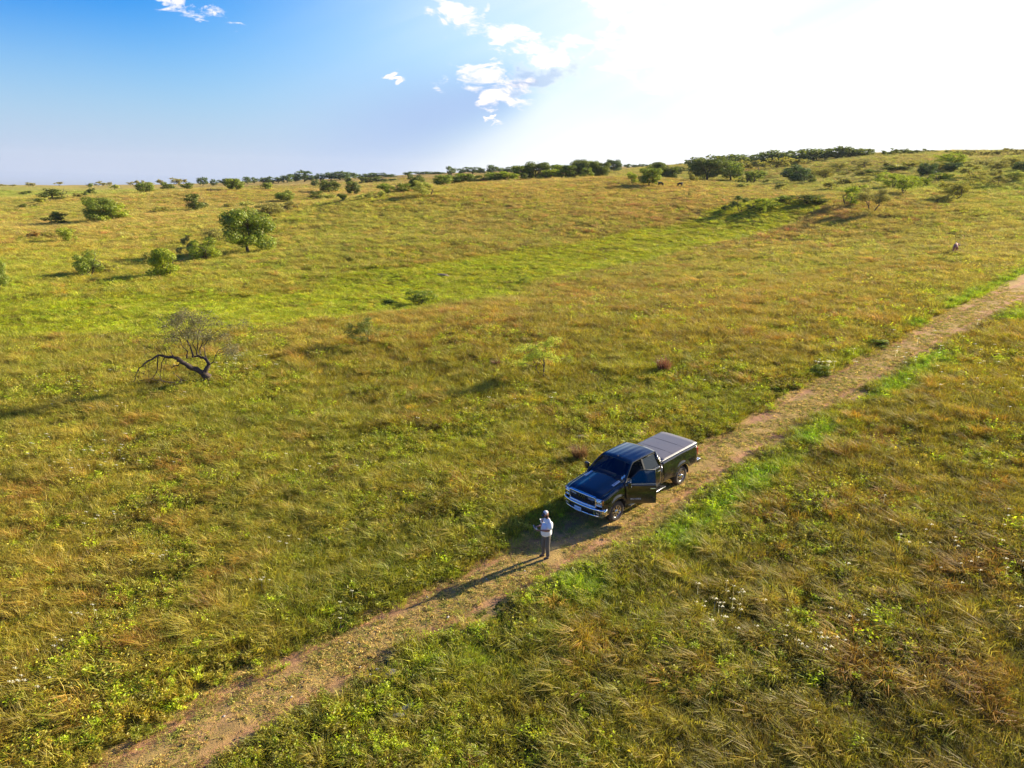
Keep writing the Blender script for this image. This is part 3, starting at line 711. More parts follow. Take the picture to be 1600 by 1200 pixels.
# px, py (foot), height, width, kind, tint, label   -- the ones a viewer can pick out one by one
TREES = [
 (390, 397, 69, 70, 'oak', 'md', 'large round dense green tree standing alone in the left meadow'),
 (261, 433, 45, 44, 'bush', 'br', 'bright green leafy shrub in front of the large round tree, casting a long shadow'),
 (136, 432, 39, 40, 'bush', 'md', 'dark green upright shrub left of the bright green one in the lower left meadow'),
 (166, 428, 16, 34, 'bush', 'ol', 'low straggly brush trailing off the right of a dark green shrub'),
 (319, 407, 35, 40, 'bush', 'lt', 'light green shrub just left of the large round tree'),
 (291, 402, 33, 24, 'mesq', 'gy', 'thin greyish shrub behind the light green shrub'),
 (334, 386, 29, 30, 'mesq', 'gy', 'pale feathery shrub touching the left side of the large round tree'),
 (233, 415, 21, 22, 'bush', 'ol', 'small olive shrub behind the bright green shrub'),
 (152, 346, 37, 50, 'oak', 'md', 'broad spreading dark tree clump on the left slope, its main crown'),
 (178, 344, 26, 40, 'bush', 'lt', 'yellow-green right half of the broad tree clump on the left slope'),
 (163, 348, 11, 20, 'bush', 'lt', 'small light green bush at the foot of the broad tree clump'),
 (90, 351, 20, 35, 'bush', 'dk', 'dark rounded shrub left of the broad tree clump'),
 (106, 378, 22, 24, 'bush', 'lt', 'leafy light green shrub below the dark rounded shrub on the left slope'),
 (51, 373, 11, 18, 'bush', 'rd', 'small brownish shrub in the left field near the frame edge'),
 (74, 371, 8, 18, 'bush', 'ol', 'low olive brush between two small shrubs in the left field'),
 (83, 313, 18, 36, 'bush', 'dk', 'wide dark shrub on the far left rise'),
 (66, 318, 9, 22, 'bush', 'pale', 'pale green bush in front of the wide dark shrub'),
 (35, 326, 8, 13, 'bush', 'dk', 'tiny dark round shrub at the far left below the pale bush'),
 (56, 324, 8, 16, 'mesq', 'gy', 'faint grey-green brush right of the tiny dark shrub'),
 (37, 306, 7, 10, 'bush', 'dk', 'leftmost small dark shrub high on the far left rise'),
 (45, 304, 6, 9, 'bush', 'dk', 'second small dark shrub high on the far left rise'),
 (133, 308, 9, 10, 'bush', 'dk', 'small dark shrub right of the wide dark shrub, lower one'),
 (144, 304, 10, 13, 'bush', 'dk', 'small dark shrub right of the wide dark shrub, upper one'),
 (141, 293, 7, 8, 'bush', 'md', 'tiny upright bush just under the left skyline'),
 (120, 310, 9, 16, 'mesq', 'gy', 'faint pale thicket beside two small dark shrubs'),
 (178, 298, 10, 16, 'mesq', 'pale', 'pale thin tree standing on the far left rise'),
 (228, 301, 16, 26, 'oak', 'md', 'rounded green tree on the left rise, brightest of three in a row'),
 (262, 298, 13, 24, 'oak', 'dk', 'dark tree in the middle of three in a row on the left rise'),
 (292, 297, 12, 21, 'oak', 'dk', 'dark tree at the right end of three in a row on the left rise'),
 (366, 299, 20, 26, 'oak', 'md', 'round green tree below the skyline above the large round tree'),
 (306, 329, 26, 33, 'bush', 'dk', 'rounded olive-dark shrub upslope and left of the large round tree'),
 (417, 297, 12, 16, 'bush', 'md', 'small green tree right of the round tree under the skyline'),
 (446, 316, 18, 26, 'oak', 'md', 'green rounded tree on the slope above the grey brush'),
 (456, 329, 15, 24, 'bush', 'gy', 'greyish shrub below the green rounded tree on the slope'),
 (418, 341, 24, 40, 'mesq', 'gy', 'large airy grey-green brush right behind the large round tree'),
 (440, 334, 18, 30, 'mesq', 'gy', 'airy grey brush upslope right of the large round tree'),
 (388, 324, 10, 26, 'mesq', 'pale', 'pale low brush above the large round tree'),
 (251, 333, 9, 30, 'mesq', 'ol', 'low straggly brush line in the tan grass of the left slope'),
 (317, 342, 5, 24, 'bush', 'md', 'flat little green bush line on the tan left slope'),
 (359, 325, 7, 20, 'bush', 'ol', 'low olive brush left of the pale brush above the round tree'),
 (1, 455, 46, 22, 'bush', 'md', 'green shrub cut off by the left edge of the frame'),
 (494, 312, 14, 22, 'bush', 'dk', 'dark round shrub left of the dark double tree behind the hill edge'),
 (514, 301, 19, 30, 'oak', 'dk', 'dark crowned tree at the left end of the row behind the brown hill'),
 (516, 314, 12, 24, 'mesq', 'pale', 'pale feathery bush in front of the dark crowned tree'),
 (535, 316, 13, 16, 'bush', 'dk', 'small dark bush at the left edge of the brown hill'),
 (551, 306, 22, 21, 'oak', 'dk', 'dark upright tree at the left edge of the brown hill'),
 (574, 312, 13, 22, 'mesq', 'pale', 'pale green shrub on the brown hill edge right of the dark upright tree'),
 (594, 310, 13, 18, 'mesq', 'pale', 'second pale shrub on the brown hill edge'),
 (607, 304, 18, 26, 'mesq', 'md', 'grey-green tree on the hill edge between pale shrub and round shrub'),
 (630, 301, 15, 24, 'bush', 'md', 'round green shrub on the hill edge'),
 (650, 299, 23, 24, 'oak', 'dk', 'tall dark tree behind the hill edge left of the thin mesquite'),
 (670, 308, 25, 32, 'mesq', 'pale', 'thin pale mesquite standing in front of the hill edge tree row'),
 (988, 287, 18, 17, 'bush', 'lt', 'pale green shrub left of the round tree on the hill crest'),
 (1016, 292, 29, 31, 'oak', 'md', 'round green tree standing on the crest of the brown hill'),
 (967, 305, 9, 12, 'sap', 'ol', 'thin weedy sapling on the brown hill'),
 (925, 304, 4, 20, 'bush', 'ol', 'flat low brush on the upper brown hill'),
 (1073, 311, 17, 22, 'sap', 'gy', 'small bare-stemmed sapling on the hill right of the crest tree'),
 (1157, 332, 26, 34, 'mesq', 'dk', 'dark-trunked mesquite by the green drainage on the right'),
 (1136, 330, 10, 16, 'bush', 'dk', 'small dark bush left of the dark-trunked mesquite'),
 (1183, 327, 19, 40, 'mesq', 'lt', 'soft green brush right of the dark-trunked mesquite'),
 (1197, 335, 13, 11, 'sap', 'lt', 'thin sapling standing in the green drainage'),
 (1264, 318, 14, 52, 'bush', 'dk', 'dark long thicket lying across the slope right of the drainage'),
 (1230, 318, 13, 36, 'bush', 'md', 'green brush at the left end of the dark long thicket'),
 (1322, 322, 33, 34, 'mesq', 'lt', 'bright green upright mesquite right of the dark thicket'),
 (1364, 332, 38, 46, 'mesq', 'gy', 'nearly bare multi-stemmed mesquite beside the bright green one'),
 (1300, 297, 13, 28, 'mesq', 'ol', 'low brown-green mesquite above the dark thicket'),
 (1414, 303, 29, 42, 'mesq', 'lt', 'wide light green mesquite in the middle of the right-hand grove'),
 (1393, 295, 26, 34, 'mesq', 'lt', 'yellow-green mesquite behind the wide light green one'),
 (1436, 291, 16, 34, 'bush', 'br', 'lime yellow shrub right of the light green mesquites'),
 (1467, 282, 12, 34, 'bush', 'br', 'flat lime shrub in front of the dark tree in the right-hand grove'),
 (1488, 313, 31, 46, 'mesq', 'ol', 'wide olive mesquite with a visible dark stem on the right'),
 (1466, 318, 14, 26, 'mesq', 'ol', 'drooping brush at the left side of the wide olive mesquite'),
 (1516, 296, 14, 36, 'mesq', 'pale', 'pale brush right of the wide olive mesquite'),
 (1554, 291, 26, 32, 'mesq', 'gy', 'grey-green mesquite near the right edge of the frame'),
 (1447, 276, 21, 27, 'oak', 'bl', 'dark dense tree in the middle of the right-hand grove'),
 (1487, 268, 14, 30, 'oak', 'bl', 'dark shaded tree under a pale spreading crown in the right-hand grove'),
 (1492, 264, 25, 46, 'mesq', 'lt', 'pale spreading crown above the dark shaded tree'),
 (1518, 278, 22, 36, 'mesq', 'ol', 'olive mesquite behind the pale brush near the right'),
 (1555, 268, 17, 32, 'mesq', 'gy', 'grey mesquite behind the one near the right frame edge'),
 (1597, 268, 16, 24, 'oak', 'bl', 'dark tree cut by the right edge of the frame'),
 (1576, 262, 16, 28, 'mesq', 'ol', 'olive brush left of the dark tree at the right frame edge'),
 (1366, 283, 14, 36, 'mesq', 'ol', 'olive brush mass left of the yellow-green mesquite'),
 (1360, 274, 9, 36, 'bush', 'dk', 'dark flat bush behind the olive brush mass'),
 (1404, 270, 11, 44, 'bush', 'dk', 'long dark bush behind the yellow-green mesquite'),
 (1424, 263, 12, 30, 'mesq', 'ol', 'olive brush above the long dark bush'),
 (1334, 277, 15, 40, 'mesq', 'ol', 'grey-olive brush at the left of the right-hand grove'),
 (1286, 281, 20, 40, 'mesq', 'ol', 'broad olive brush right of the dark lone oak'),
 (1348, 263, 14, 26, 'mesq', 'gy', 'pale grey tree on the slope left of the grove'),
 (1242, 287, 29, 42, 'oak', 'bl', 'dark lone oak with a broad crown on the right slope'),
 (1264, 287, 15, 18, 'bush', 'dk', 'small shrub under the right side of the dark lone oak'),
 (1107, 283, 35, 50, 'oak', 'dk', 'big dark tree at the left of the large clump right of the hill'),
 (1142, 283, 31, 36, 'oak', 'md', 'green tree in the middle of the large clump right of the hill'),
 (1175, 287, 21, 36, 'bush', 'md', 'lower olive tree at the right end of the large clump'),
 (1196, 288, 8, 11, 'bush', 'dk', 'small round bush right of the large clump'),
 (1264, 257, 7, 13, 'mesq', 'gy', 'small grey tree alone on the right slope, left one'),
 (1289, 255, 6, 12, 'mesq', 'gy', 'small grey tree alone on the right slope, right one'),

 (1310, 268, 14, 26, 'mesq', 'ol', 'small olive tree above the grey-olive brush on the right slope'),
 (1383, 266, 13, 26, 'mesq', 'gy', 'grey brush behind the dark flat bush on the right slope'),
 (1466, 268, 15, 26, 'mesq', 'ol', 'olive brush between the dark dense tree and the dark shaded tree'),
 (1532, 288, 15, 30, 'mesq', 'ol', 'olive brush left of the grey-green mesquite near the right edge'),
 (1580, 284, 17, 34, 'mesq', 'pale', 'pale brush just inside the right edge of the frame'),
 (1536, 262, 12, 28, 'mesq', 'gy', 'grey brush row below the far right skyline'),
 (1316, 290, 12, 26, 'bush', 'ol', 'olive bush above the bright green mesquite'),
 (1340, 300, 12, 24, 'mesq', 'ol', 'low olive brush right above the nearly bare mesquite'),
 (1220, 296, 9, 20, 'bush', 'ol', 'low brush at the left foot of the dark lone oak'),
 (1084, 284, 12, 14, 'bush', 'ol', 'small olive bush left of the big dark tree clump'),
 (1160, 293, 7, 22, 'bush', 'pale', 'pale low bush in front of the large clump'),
]
# trees half hidden behind the crest of the brown hill: distance given
for px, top, w, k, ti, D, lb in [
 (692, 274, 26, 'oak', 'md', 262, 'green tree right of the thin mesquite, first of the row behind the hill'),
 (712, 276, 26, 'bush', 'md', 268, 'low green tree second in the row behind the hill'),
 (727, 272, 28, 'oak', 'md', 270, 'rounded tree third in the row behind the hill'),
 (750, 275, 24, 'bush', 'dk', 265, 'small rounded tree left of the gap in the row behind the hill'),
 (773, 270, 24, 'oak', 'md', 270, 'green tree in the centre of the row behind the hill'),
 (795, 269, 25, 'bush', 'lt', 268, 'lighter low tree right of the row centre behind the hill'),
 (813, 260, 24, 'oak', 'md', 275, 'tall olive tree left of the tallest crown behind the hill'),
 (837, 255, 34, 'oak', 'dk', 278, 'tallest dark crown in the row behind the hill'),
 (820, 272, 11, 'bush', 'dk', 262, 'tiny bush at the foot of the tallest crown behind the hill'),
 (857, 265, 24, 'bush', 'lt', 272, 'light green low tree right of the tallest crown'),
 (880, 259, 28, 'oak', 'md', 276, 'dark green tree between the tallest crown and the peaked tree'),
 (903, 251, 27, 'oak', 'dk', 280, 'peaked tree in the right half of the row behind the hill'),
 (916, 263, 18, 'bush', 'md', 270, 'lower green tree right of the peaked tree'),
 (927, 253, 21, 'oak', 'md', 282, 'upright tree second from the right end of the row behind the hill'),
 (941, 255, 20, 'oak', 'dk', 280, 'dark tree at the right end of the row behind the hill'),
 (957, 254, 18, 'oak', 'bl', 430, 'lone bluish dark tree on the skyline right of the row'),
 (1038, 255, 36, 'oak', 'dk', 290, 'wide dark tree behind the round crest tree'),
 (1020, 258, 24, 'oak', 'md', 300, 'smaller dark tree behind and above the round crest tree'),
 (1052, 262, 16, 'bush', 'dk', 285, 'small dark tree at the right of the wide dark tree behind the crest'),
 ]:
    TREES.append((px, 290, 291 - top, w * 1.22, k, ti, lb, D))
for T in TREES:
    tree(*T[:7], D=T[7] if len(T) > 7 else None)
# rows of small far trees nobody could tell one from another: (px, top py, width)
FAR = {
 ('thin small tree far off on the left skyline', 'thin far trees along the left skyline', 780, 'mesq', 'gy'): [(5, 287, 10), (20, 288, 8), (46, 285, 11), (92, 284, 9), (158, 283, 14), (171, 284, 6), (205, 284, 7), (212, 281.5, 7), (228, 282, 11), (252, 280, 10), (273, 278, 14), (286, 280, 8)],
 ('dark distant tree on the skyline left of the centre', 'dark far trees on the left-centre skyline', 620, 'oak', 'bl'): [(316, 277, 12), (334, 280, 8), (349, 279, 12), (360, 280, 10), (386, 276, 10), (398, 277, 8), (411, 277, 11), (422, 276, 10), (436, 277, 13), (449, 272, 16), (462, 275, 9), (475, 267, 23), (490, 274, 12), (501, 271, 12), (517, 269, 20), (532, 268, 20), (547, 269, 17), (560, 272, 10), (574, 271, 14), (592, 270, 22), (610, 272, 12), (638, 268, 12), (660, 268, 20), (676, 268, 18), (688, 269, 14)],
 ('dark distant tree on the skyline behind the brown hill', 'far trees behind the brown hill', 560, 'oak', 'bl'): [(705, 260, 12), (722, 263, 10), (738, 261, 18), (752, 262, 10), (771, 258, 18), (786, 262, 12), (800, 261, 16), (868, 257, 14), (980, 256, 9), (992, 257, 9), (1002, 256, 8), (1012, 257, 8), (1030, 257, 10), (1062, 257, 10), (1075, 256, 12)],
 ('small dark shrub dotted on the far tan field left of the hill', 'small shrubs on the far tan field', 470, 'bush', 'dk'): [(565, 276, 9), (575, 277, 8), (588, 276, 17), (600, 279, 8), (614, 279, 9), (640, 272, 6), (655, 273, 6), (545, 277, 8), (493, 281, 9)],
 ('tree of the long dark wood on the right skyline', 'wood along the right skyline', 420, 'oak', 'dk'): [(1087, 246, 22), (1103, 247, 20), (1118, 243, 26), (1136, 242, 28), (1154, 242, 26), (1170, 242, 24), (1186, 241, 22), (1200, 237, 22), (1214, 235, 24), (1230, 238, 22), (1246, 235, 26), (1262, 233, 22), (1276, 233, 24), (1290, 233, 22), (1304, 232, 26), (1318, 229, 24), (1330, 229, 22), (1340, 233, 18), (1350, 232, 14), (1361, 233, 10)],
 ('pale low tree below the long dark wood on the right', 'pale trees below the right skyline wood', 370, 'mesq', 'ol'): [(1186, 250, 18), (1200, 248, 22), (1218, 247, 24), (1236, 246, 26), (1165, 252, 20), (1150, 250, 18)],
 ('flat-topped small tree alone on the right skyline', 'lone trees on the right skyline', 385, 'mesq', 'dk'): [(1382, 235, 7), (1398, 232, 16), (1409, 232, 14), (1421, 234, 9), (1435, 234, 10), (1449, 232, 13), (1481, 234, 7)],
 ('low brush on the skyline at the far right', 'brush along the far right skyline', 345, 'mesq', 'gy'): [(1503, 234, 18), (1518, 234, 18), (1534, 236, 10), (1545, 236, 10), (1563, 233, 14), (1577, 231, 14), (1590, 232, 14), (1600, 232, 12)],
}
ORD = 'leftmost second third fourth fifth sixth seventh eighth ninth tenth eleventh twelfth thirteenth fourteenth fifteenth sixteenth seventeenth eighteenth nineteenth twentieth'.split()
for (lb, grp, D, k, ti), L in FAR.items():
    L.sort()
    for i, (px, top, w) in enumerate(L):
        if 'wood' in grp: own = lb
        elif i == 0: own = 'leftmost of the ' + grp
        elif i == len(L) - 1: own = 'rightmost of the ' + grp
        elif i > len(L) // 2: own = ORD[len(L) - 1 - i] + ' from the right of the ' + grp
        else: own = ORD[i] + ' from the left of the ' + grp
        tree(px, top + 6, 6, w * 1.4, k, ti, own, group=grp, D=min(D, 400 if px > 1100 else 900) * random.uniform(.96, 1.0))

# the leaning, half dead mesquite in the near meadow
def leaning_tree():
    x, y, z = hit(326, 600); d = math.hypot(x, y - 0); k = (x * CF.x + y * CF.y + (z - CAM_H) * CF.z) / FOC
    rt = Vector((y, -x, 0)).normalized(); up = Vector((0, 0, 1)); fw = Vector((x, y, 0)).normalized()
    def P(px, py, dep=0): return rt * ((px - 326) * k) + up * ((602 - py) * k * 1.04) + fw * dep
    g = np.random.default_rng(3); V, F, tips = [], [], []; deadtips = []
    def path(pts, r, sides=7, to=None):
        q = [P(*p) for p in pts]; sm = []
        for i in range(len(q) - 1):
            for f in (0, .5): sm.append(q[i].lerp(q[i + 1], f) + Vector([g.normal(0, .03) for _ in range(3)]) * (i > 0))
        sm.append(q[-1]); n = len(sm)
        limb(sm, [(r[0] + (r[1] - r[0]) * (i / (n - 1)) ** .8) * g.uniform(.85, 1.15) for i in range(n)], sides, V, F)
        return q
    path([(327, 606), (325, 594), (321, 586), (318, 583)], (.30, .22), 9)
    path([(320, 586), (310, 578), (300, 572), (291, 566), (284, 562)], (.20, .13), 8)
    path([(293, 568), (286, 560), (278, 558), (268, 556), (258, 554), (250, 558), (240, 563, -.3), (231, 569, -.5), (225, 580, -.6), (222, 588, -.6)], (.13, .02), 6)
    path([(302, 573), (293, 566), (285, 570), (275, 575, .3)], (.09, .03), 6)
    path([(321, 585), (326, 577), (328, 570), (322, 563, .3), (314, 562, .5), (305, 561, .6)], (.17, .05), 7)
    path([(327, 574), (331, 569, -.2), (338, 567, -.4)], (.06, .02), 5)
    path([(307, 562, .4), (306, 552, .6), (302, 541, .8), (297, 530, 1.0)], (.07, .02), 5)
    path([(314, 562, .5), (311, 551, .4), (308, 540, .3)], (.06, .02), 5)
    path([(298, 561, .2), (299, 550, 0), (292, 538, -.2)], (.06, .02), 5)
    path([(268, 556), (262, 566, .2), (258, 580, .3)], (.045, .012), 4); path([(258, 555), (255, 575), (248, 588, .2), (240, 590, .2)], (.045, .012), 4)
    for (a, b) in [((250, 558), (238, 548, .5)), ((262, 556), (250, 545, -.6)), ((278, 558), (268, 540, .8)), ((240, 563), (234, 585, .2)), ((270, 557), (264, 590, -.5)), ((283, 562), (276, 545, -.7)), ((262, 566), (252, 600, .7)), ((230, 570), (226, 590, -.2)), ((246, 560), (243, 592, -.4)), ((255, 560), (236, 575, .9))]:
        grow(P(*a), P(*b), .020, g, 3, V, F, deadtips, kids=3, sides=3, ratio=.60, spread=.7)
    for (a, b, r) in [((297, 530, 1.0), (290, 516, 1.2), .03), ((308, 540, .3), (312, 520, .3), .035), ((292, 538, -.2), (280, 520, -.5), .03), ((322, 563, .3), (330, 535, .6), .05), ((326, 575), (344, 548, -.6), .04), ((314, 550, .4), (322, 515, 0), .04), ((302, 541, .8), (300, 512, .6), .03), ((328, 570), (340, 530, 1), .04)]:
        grow(P(*a), P(*b), r, g, 3, V, F, tips, kids=3, sides=4, ratio=.62, spread=.62)
    for (a, b) in [((302, 541, .8), (280, 520, .6)), ((299, 550, 0), (270, 530, .3)), ((292, 538, -.2), (268, 522, -.8)), ((297, 530, 1), (283, 508, .8)), ((280, 556), (258, 535, .4)), ((268, 556), (245, 540, -.3))]:
        grow(P(*a), P(*b), .018, g, 3, V, F, deadtips, kids=3, sides=3, ratio=.55, spread=.8)
    t = thing('mesquite_tree', 'leaning half-dead mesquite with a bent dark trunk and drooping bare limbs in the left meadow', 'tree', (x, y, z))
    obj('trunk', V, F, M_DEADBARK, t, True)
    T = np.array([tuple(v) for v in tips]); Vv, Ff = leaf_cloud(T, np.full((len(T), 3), .30) * g.uniform(.5, 1.4, (len(T), 1)), 7000, .042, g, .3)
    me = npmesh('crown', Vv, Ff); c = link('crown', me, M_LEAF, t); c.color = (.24, .22, .09, 1)
    # the fallen limb beside it
    xb, yb, zb = hit(292, 604); V2, F2, tp = [], [], []
    for a, b, r in [((0, 0, .12), (-.9, .1, .22), .10), ((-.8, .1, .2), (-1.7, -.2, .5), .05), ((-.4, 0, .18), (-.9, .6, .6), .05), ((-.9, .1, .2), (-1.9, .5, .2), .04)]:
        grow(a, b, r, g, 2, V2, F2, tp, kids=2, sides=5)
    tag(obj('fallen_branch', V2, F2, M_DEADBARK, None, True, (xb, yb, zb)), 'dark fallen branch lying in grass left of the leaning tree trunk', 'branch')
M_DEADBARK = pbr('dead_bark', (.075, .052, .044), .9, noise=.6, nscale=5)
leaning_tree()
tree(848, 592, 66, 78, 'sap', 'yl', 'airy yellow-green young mesquite in the meadow beyond the truck', 'mesquite_tree')
tree(576, 541, 44, 52, 'sap', 'dk', 'thin olive sapling in the middle of the near meadow')
tree(655, 478, 26, 44, 'mesq', 'md', 'feathery green bush at the near bank of the drainage', 'shrub')
tree(608, 478, 12, 22, 'bush', 'md', 'small green bush by the eroded bank of the drainage')
tree(822, 446, 16, 26, 'sap', 'md', 'thin grey-green sapling in the drainage beyond the near meadow')
tree(1284, 583, 14, 30, 'bush', 'md', 'white-dotted green weed clump on the left verge of the track', 'weed_clump')
tree(1373, 541, 12, 28, 'bush', 'md', 'low green weed clump on the left verge farther up the track', 'weed_clump')

# single russet grass clump with a shadow, dirt mound, stones, cut banks
def bluestem(px, py, s, col, label, seed):
    x, y, z = hit(px, py)
    V, F = blades(260, .8 * s, .3, .30 * s, .30, .014, .7, (-.05, 0), 1.6, seed=seed)
    me = npmesh('grass_clump', V, F); o = link('grass_clump', me, M_LEAF, loc=(x, y, z)); o.color = (*col, 1)
    tag(o, label, 'grass clump')
bluestem(1037, 583, 1.25, (.30, .13, .07), 'rusty red bunch of tall grass standing alone beyond the truck', 91)
bluestem(905, 722, 1.0, (.26, .15, .06), 'reddish grass bunch just left of the truck windshield', 92)
bluestem(775, 575, .7, (.26, .15, .07), 'small reddish grass tuft left of the airy young mesquite', 93)
M_STONE = pbr('pale_stone', (.55, .50, .42), .9, noise=.25, nscale=9)
M_GSTONE = pbr('grey_stone', (.24, .21, .20), .9, noise=.35, nscale=7)
M_DIRT = pbr('mound_dirt', (.17, .13, .075), .95, noise=.35, nscale=7)
def stone(px, py, sx, sy, sz, mat, label, name='stone', cat='stone', seed=0, lift=.3, group=None):
    q = hit(px, py)
    if q is None: return
    x, y, z = q; g = np.random.default_rng(seed); bm = bmesh.new(); bmesh.ops.create_icosphere(bm, subdivisions=3, radius=1)
    for v in bm.verts:
        n = 1 + .16 * math.sin(3 * v.co.x + seed) * math.cos(2.3 * v.co.y + seed * 2) + .09 * math.sin(6 * v.co.z + 4 * v.co.x + seed)
        v.co = Vector((v.co.x * sx * n, v.co.y * sy * n, v.co.z * sz * n))
    o = bobj(name, bm, mat, smooth=True, loc=(x, y, z + sz * lift)); o.rotation_euler = (0, 0, g.uniform(0, 3)); tag(o, label, cat, group); return o
stone(613, 1056, .17, .20, .13, M_GSTONE, 'grey rounded rock with a pale rim at the right edge of the track', seed=1)
stone(637, 1110, .19, .08, .05, M_STONE, 'pale flat stone in the weeds below the grey rock, upper of two', seed=2, lift=2.2)
stone(624, 1124, .19, .09, .05, M_STONE, 'pale flat stone in the weeds below the grey rock, lower of two', seed=3, lift=2.2)
stone(913, 687, .48, .36, .16, M_DIRT, 'low round brown dirt mound in the grass beyond the truck', 'dirt_mound', 'mound', seed=4, lift=.5)
stone(690, 431, 1.5, .6, .22, M_DIRT, 'bare brown cut in the bank at the far edge of the drainage', 'eroded_bank', 'bank', seed=5)
for i, (px, py) in enumerate([(590, 1046), (563, 1043), (620, 1015), (668, 934), (578, 1055), (1486, 471), (1532, 457), (500, 1110), (455, 1090), (700, 965), (545, 1005), (820, 893), (1090, 740), (1180, 690), (760, 905), (350, 1120)]):
    stone(px, py, random.uniform(.03, .06), random.uniform(.025, .05), .025, M_STONE, 'small pale stone lying on the dirt track', seed=10 + i, lift=.6, group='small pale stones on the track')

# white wildflowers in loose drifts
def flowers():
    g = np.random.default_rng(12); P = []
    for px, py, n, r in [(365, 575, 34, 2.2), (350, 560, 10, 1.6), (100, 738, 26, 1.6), (50, 695, 10, 1), (150, 712, 18, 1.4), (160, 822, 10, .5), (210, 732, 10, .8), (250, 885, 8, .4), (445, 860, 9, .5), (145, 977, 10, .4), (5, 1100, 12, .5), (30, 1090, 10, .6), (95, 1025, 6, .3), (405, 925, 6, .3),
                         (1125, 960, 30, .9), (1135, 970, 14, .8), (1265, 1020, 16, .45), (1330, 985, 8, .35), (1290, 1025, 8, .3), (1550, 600, 70, 6), (1500, 560, 40, 6), (1560, 860, 40, 2.5), (1284, 578, 26, .5), (1550, 905, 30, 2), (200, 640, 12, 2), (640, 655, 6, 2), (860, 640, 5, 1.5), (120, 600, 8, 2.5), (1150, 375, 60, 9), (1100, 400, 40, 8), (480, 740, 8, 2), (520, 960, 5, .8)]:
        q = hit(px, py)
        if q is None: continue
        for _ in range(int(n * .55) + 1): P.append((q[0] + g.normal(0, r), q[1] + g.normal(0, r * .6)))
    P = np.array(P); n = len(P); z = height(P[:, 0], P[:, 1]) + g.uniform(.36, .55, n)
    V = []; F = []
    for _ in range(9):
        c = g.normal(0, .022, 3); a = g.normal(0, 1, 3); a /= np.linalg.norm(a); b = np.cross(a, g.normal(0, 1, 3)); b /= np.linalg.norm(b); s = .015; o = len(V)
        V += [c - a * s, c - b * s, c + a * s, c + b * s]; F += [(o, o + 1, o + 2), (o, o + 2, o + 3)]
    for _ in range(2): o = len(V); V += [np.array([-.004, 0, -.4]), np.array([.004, 0, -.4]), np.array([0, 0, 0])]; F.append((o, o + 1, o + 2))
    me = npmesh('f', np.array(V), np.array(F)); me.materials.append(M_PETAL); pr = bpy.data.objects.new('f', me)
    D = np.hypot(P[:, 0], P[:, 1]); sc = g.uniform(.7, 1.5, n) * 1.3 * np.clip(D / 30, 1, 3)
    scatter('white_wildflowers', [pr], np.c_[P, z], np.zeros((n, 3)), np.c_[sc, sc, sc * 0 + 1], np.zeros(n, int), np.tile([.88, .84, .66], (n, 1)))
M_PETAL = leafy('petal', .5, 'INST', .9, 1.05)
flowers()

# ------------------------------------------------------------------ the pickup truck
# local axes: x forward, y to the driver's side, z up, origin under the front axle
def car_paint():
    mt, N, b, o = new_mat('black_paint')
    tc = N.new('ShaderNodeTexCoord'); n = N.noise(tc.outputs['Object'], 3, 6, .7)
    sp = N.new('ShaderNodeSeparateXYZ'); N.lk(tc.outputs['Object'], sp.inputs[0])
    dust = N.math('ADD', N.math('MULTIPLY', N.smooth(sp.outputs[2], 1.15, .45), N.math('ADD', .15, N.math('MULTIPLY', n, .55))), N.math('MULTIPLY', N.smooth(n, .45, .75), .06))
    c = N.mix(dust, (.004, .005, .010), (.16, .12, .075)); N.lk(c, b.inputs['Base Color'])
    N.lk(N.math('ADD', .12, N.math('MULTIPLY', dust, .7)), b.inputs['Roughness'])
    b.inputs['Specular IOR Level'].default_value = .5; b.inputs['Coat Weight'].default_value = 1; b.inputs['Coat Roughness'].default_value = .025; b.inputs['Coat IOR'].default_value = 1.5
    return mt
M_PAINT = car_paint()
M_CHROME = pbr('chrome', (.82, .83, .85), .10, 1.0, noise=.06, nscale=6)
M_BLK = pbr('black_plastic', (.018, .018, .02), .55, noise=.2)
M_DARK = pbr('interior_black', (.012, .012, .014), .8)
M_TYRE = pbr('tyre_rubber', (.07, .055, .045), .85, noise=.35, nscale=8)
M_RIM = pbr('polished_rim', (.66, .65, .64), .22, .9, noise=.1)
M_COVER = pbr('bed_cover_vinyl', (.16, .145, .15), .36, 0, noise=.12, nscale=3, spec=.9)
M_SEAT = pbr('seat_fabric', (.035, .036, .04), .8)
M_LAMP = pbr('headlamp', (.80, .82, .85), .18, .75, coat=1, noise=.2, nscale=30)
M_RED = pbr('tail_lamp_red', (.45, .012, .01), .2, 0, coat=1)
M_AMB = pbr('amber_lens', (.7, .25, .03), .2, 0, coat=1)
M_WHITE = pbr('white_print_glint', (.8, .8, .8), .5)
M_PLATE = pbr('licence_plate_paint', (.50, .66, .85), .4)
M_BLUE = pbr('plate_blue', (.03, .08, .35), .5)
def glass_mat():
    mt, N, b, o = new_mat('tinted_glass'); N.n.remove(b)
    t = N.new('ShaderNodeBsdfTransparent'); t.inputs[0].default_value = (.20, .25, .27, 1)
    g = N.new('ShaderNodeBsdfGlossy'); g.inputs['Roughness'].default_value = .02; g.inputs[0].default_value = (.9, .95, 1, 1)
    lw = N.new('ShaderNodeLayerWeight'); lw.inputs[0].default_value = .5; frs = N.math('ADD', .07, N.math('MULTIPLY', N.math('POWER', lw.outputs['Facing'], 4.0), .9))
    m_ = N.new('ShaderNodeMixShader'); N.lk(frs, m_.inputs[0]); N.lk(t.outputs[0], m_.inputs[1]); N.lk(g.outputs[0], m_.inputs[2]); N.lk(m_.outputs[0], o.inputs[0])
    return mt
M_GLASS = glass_mat()

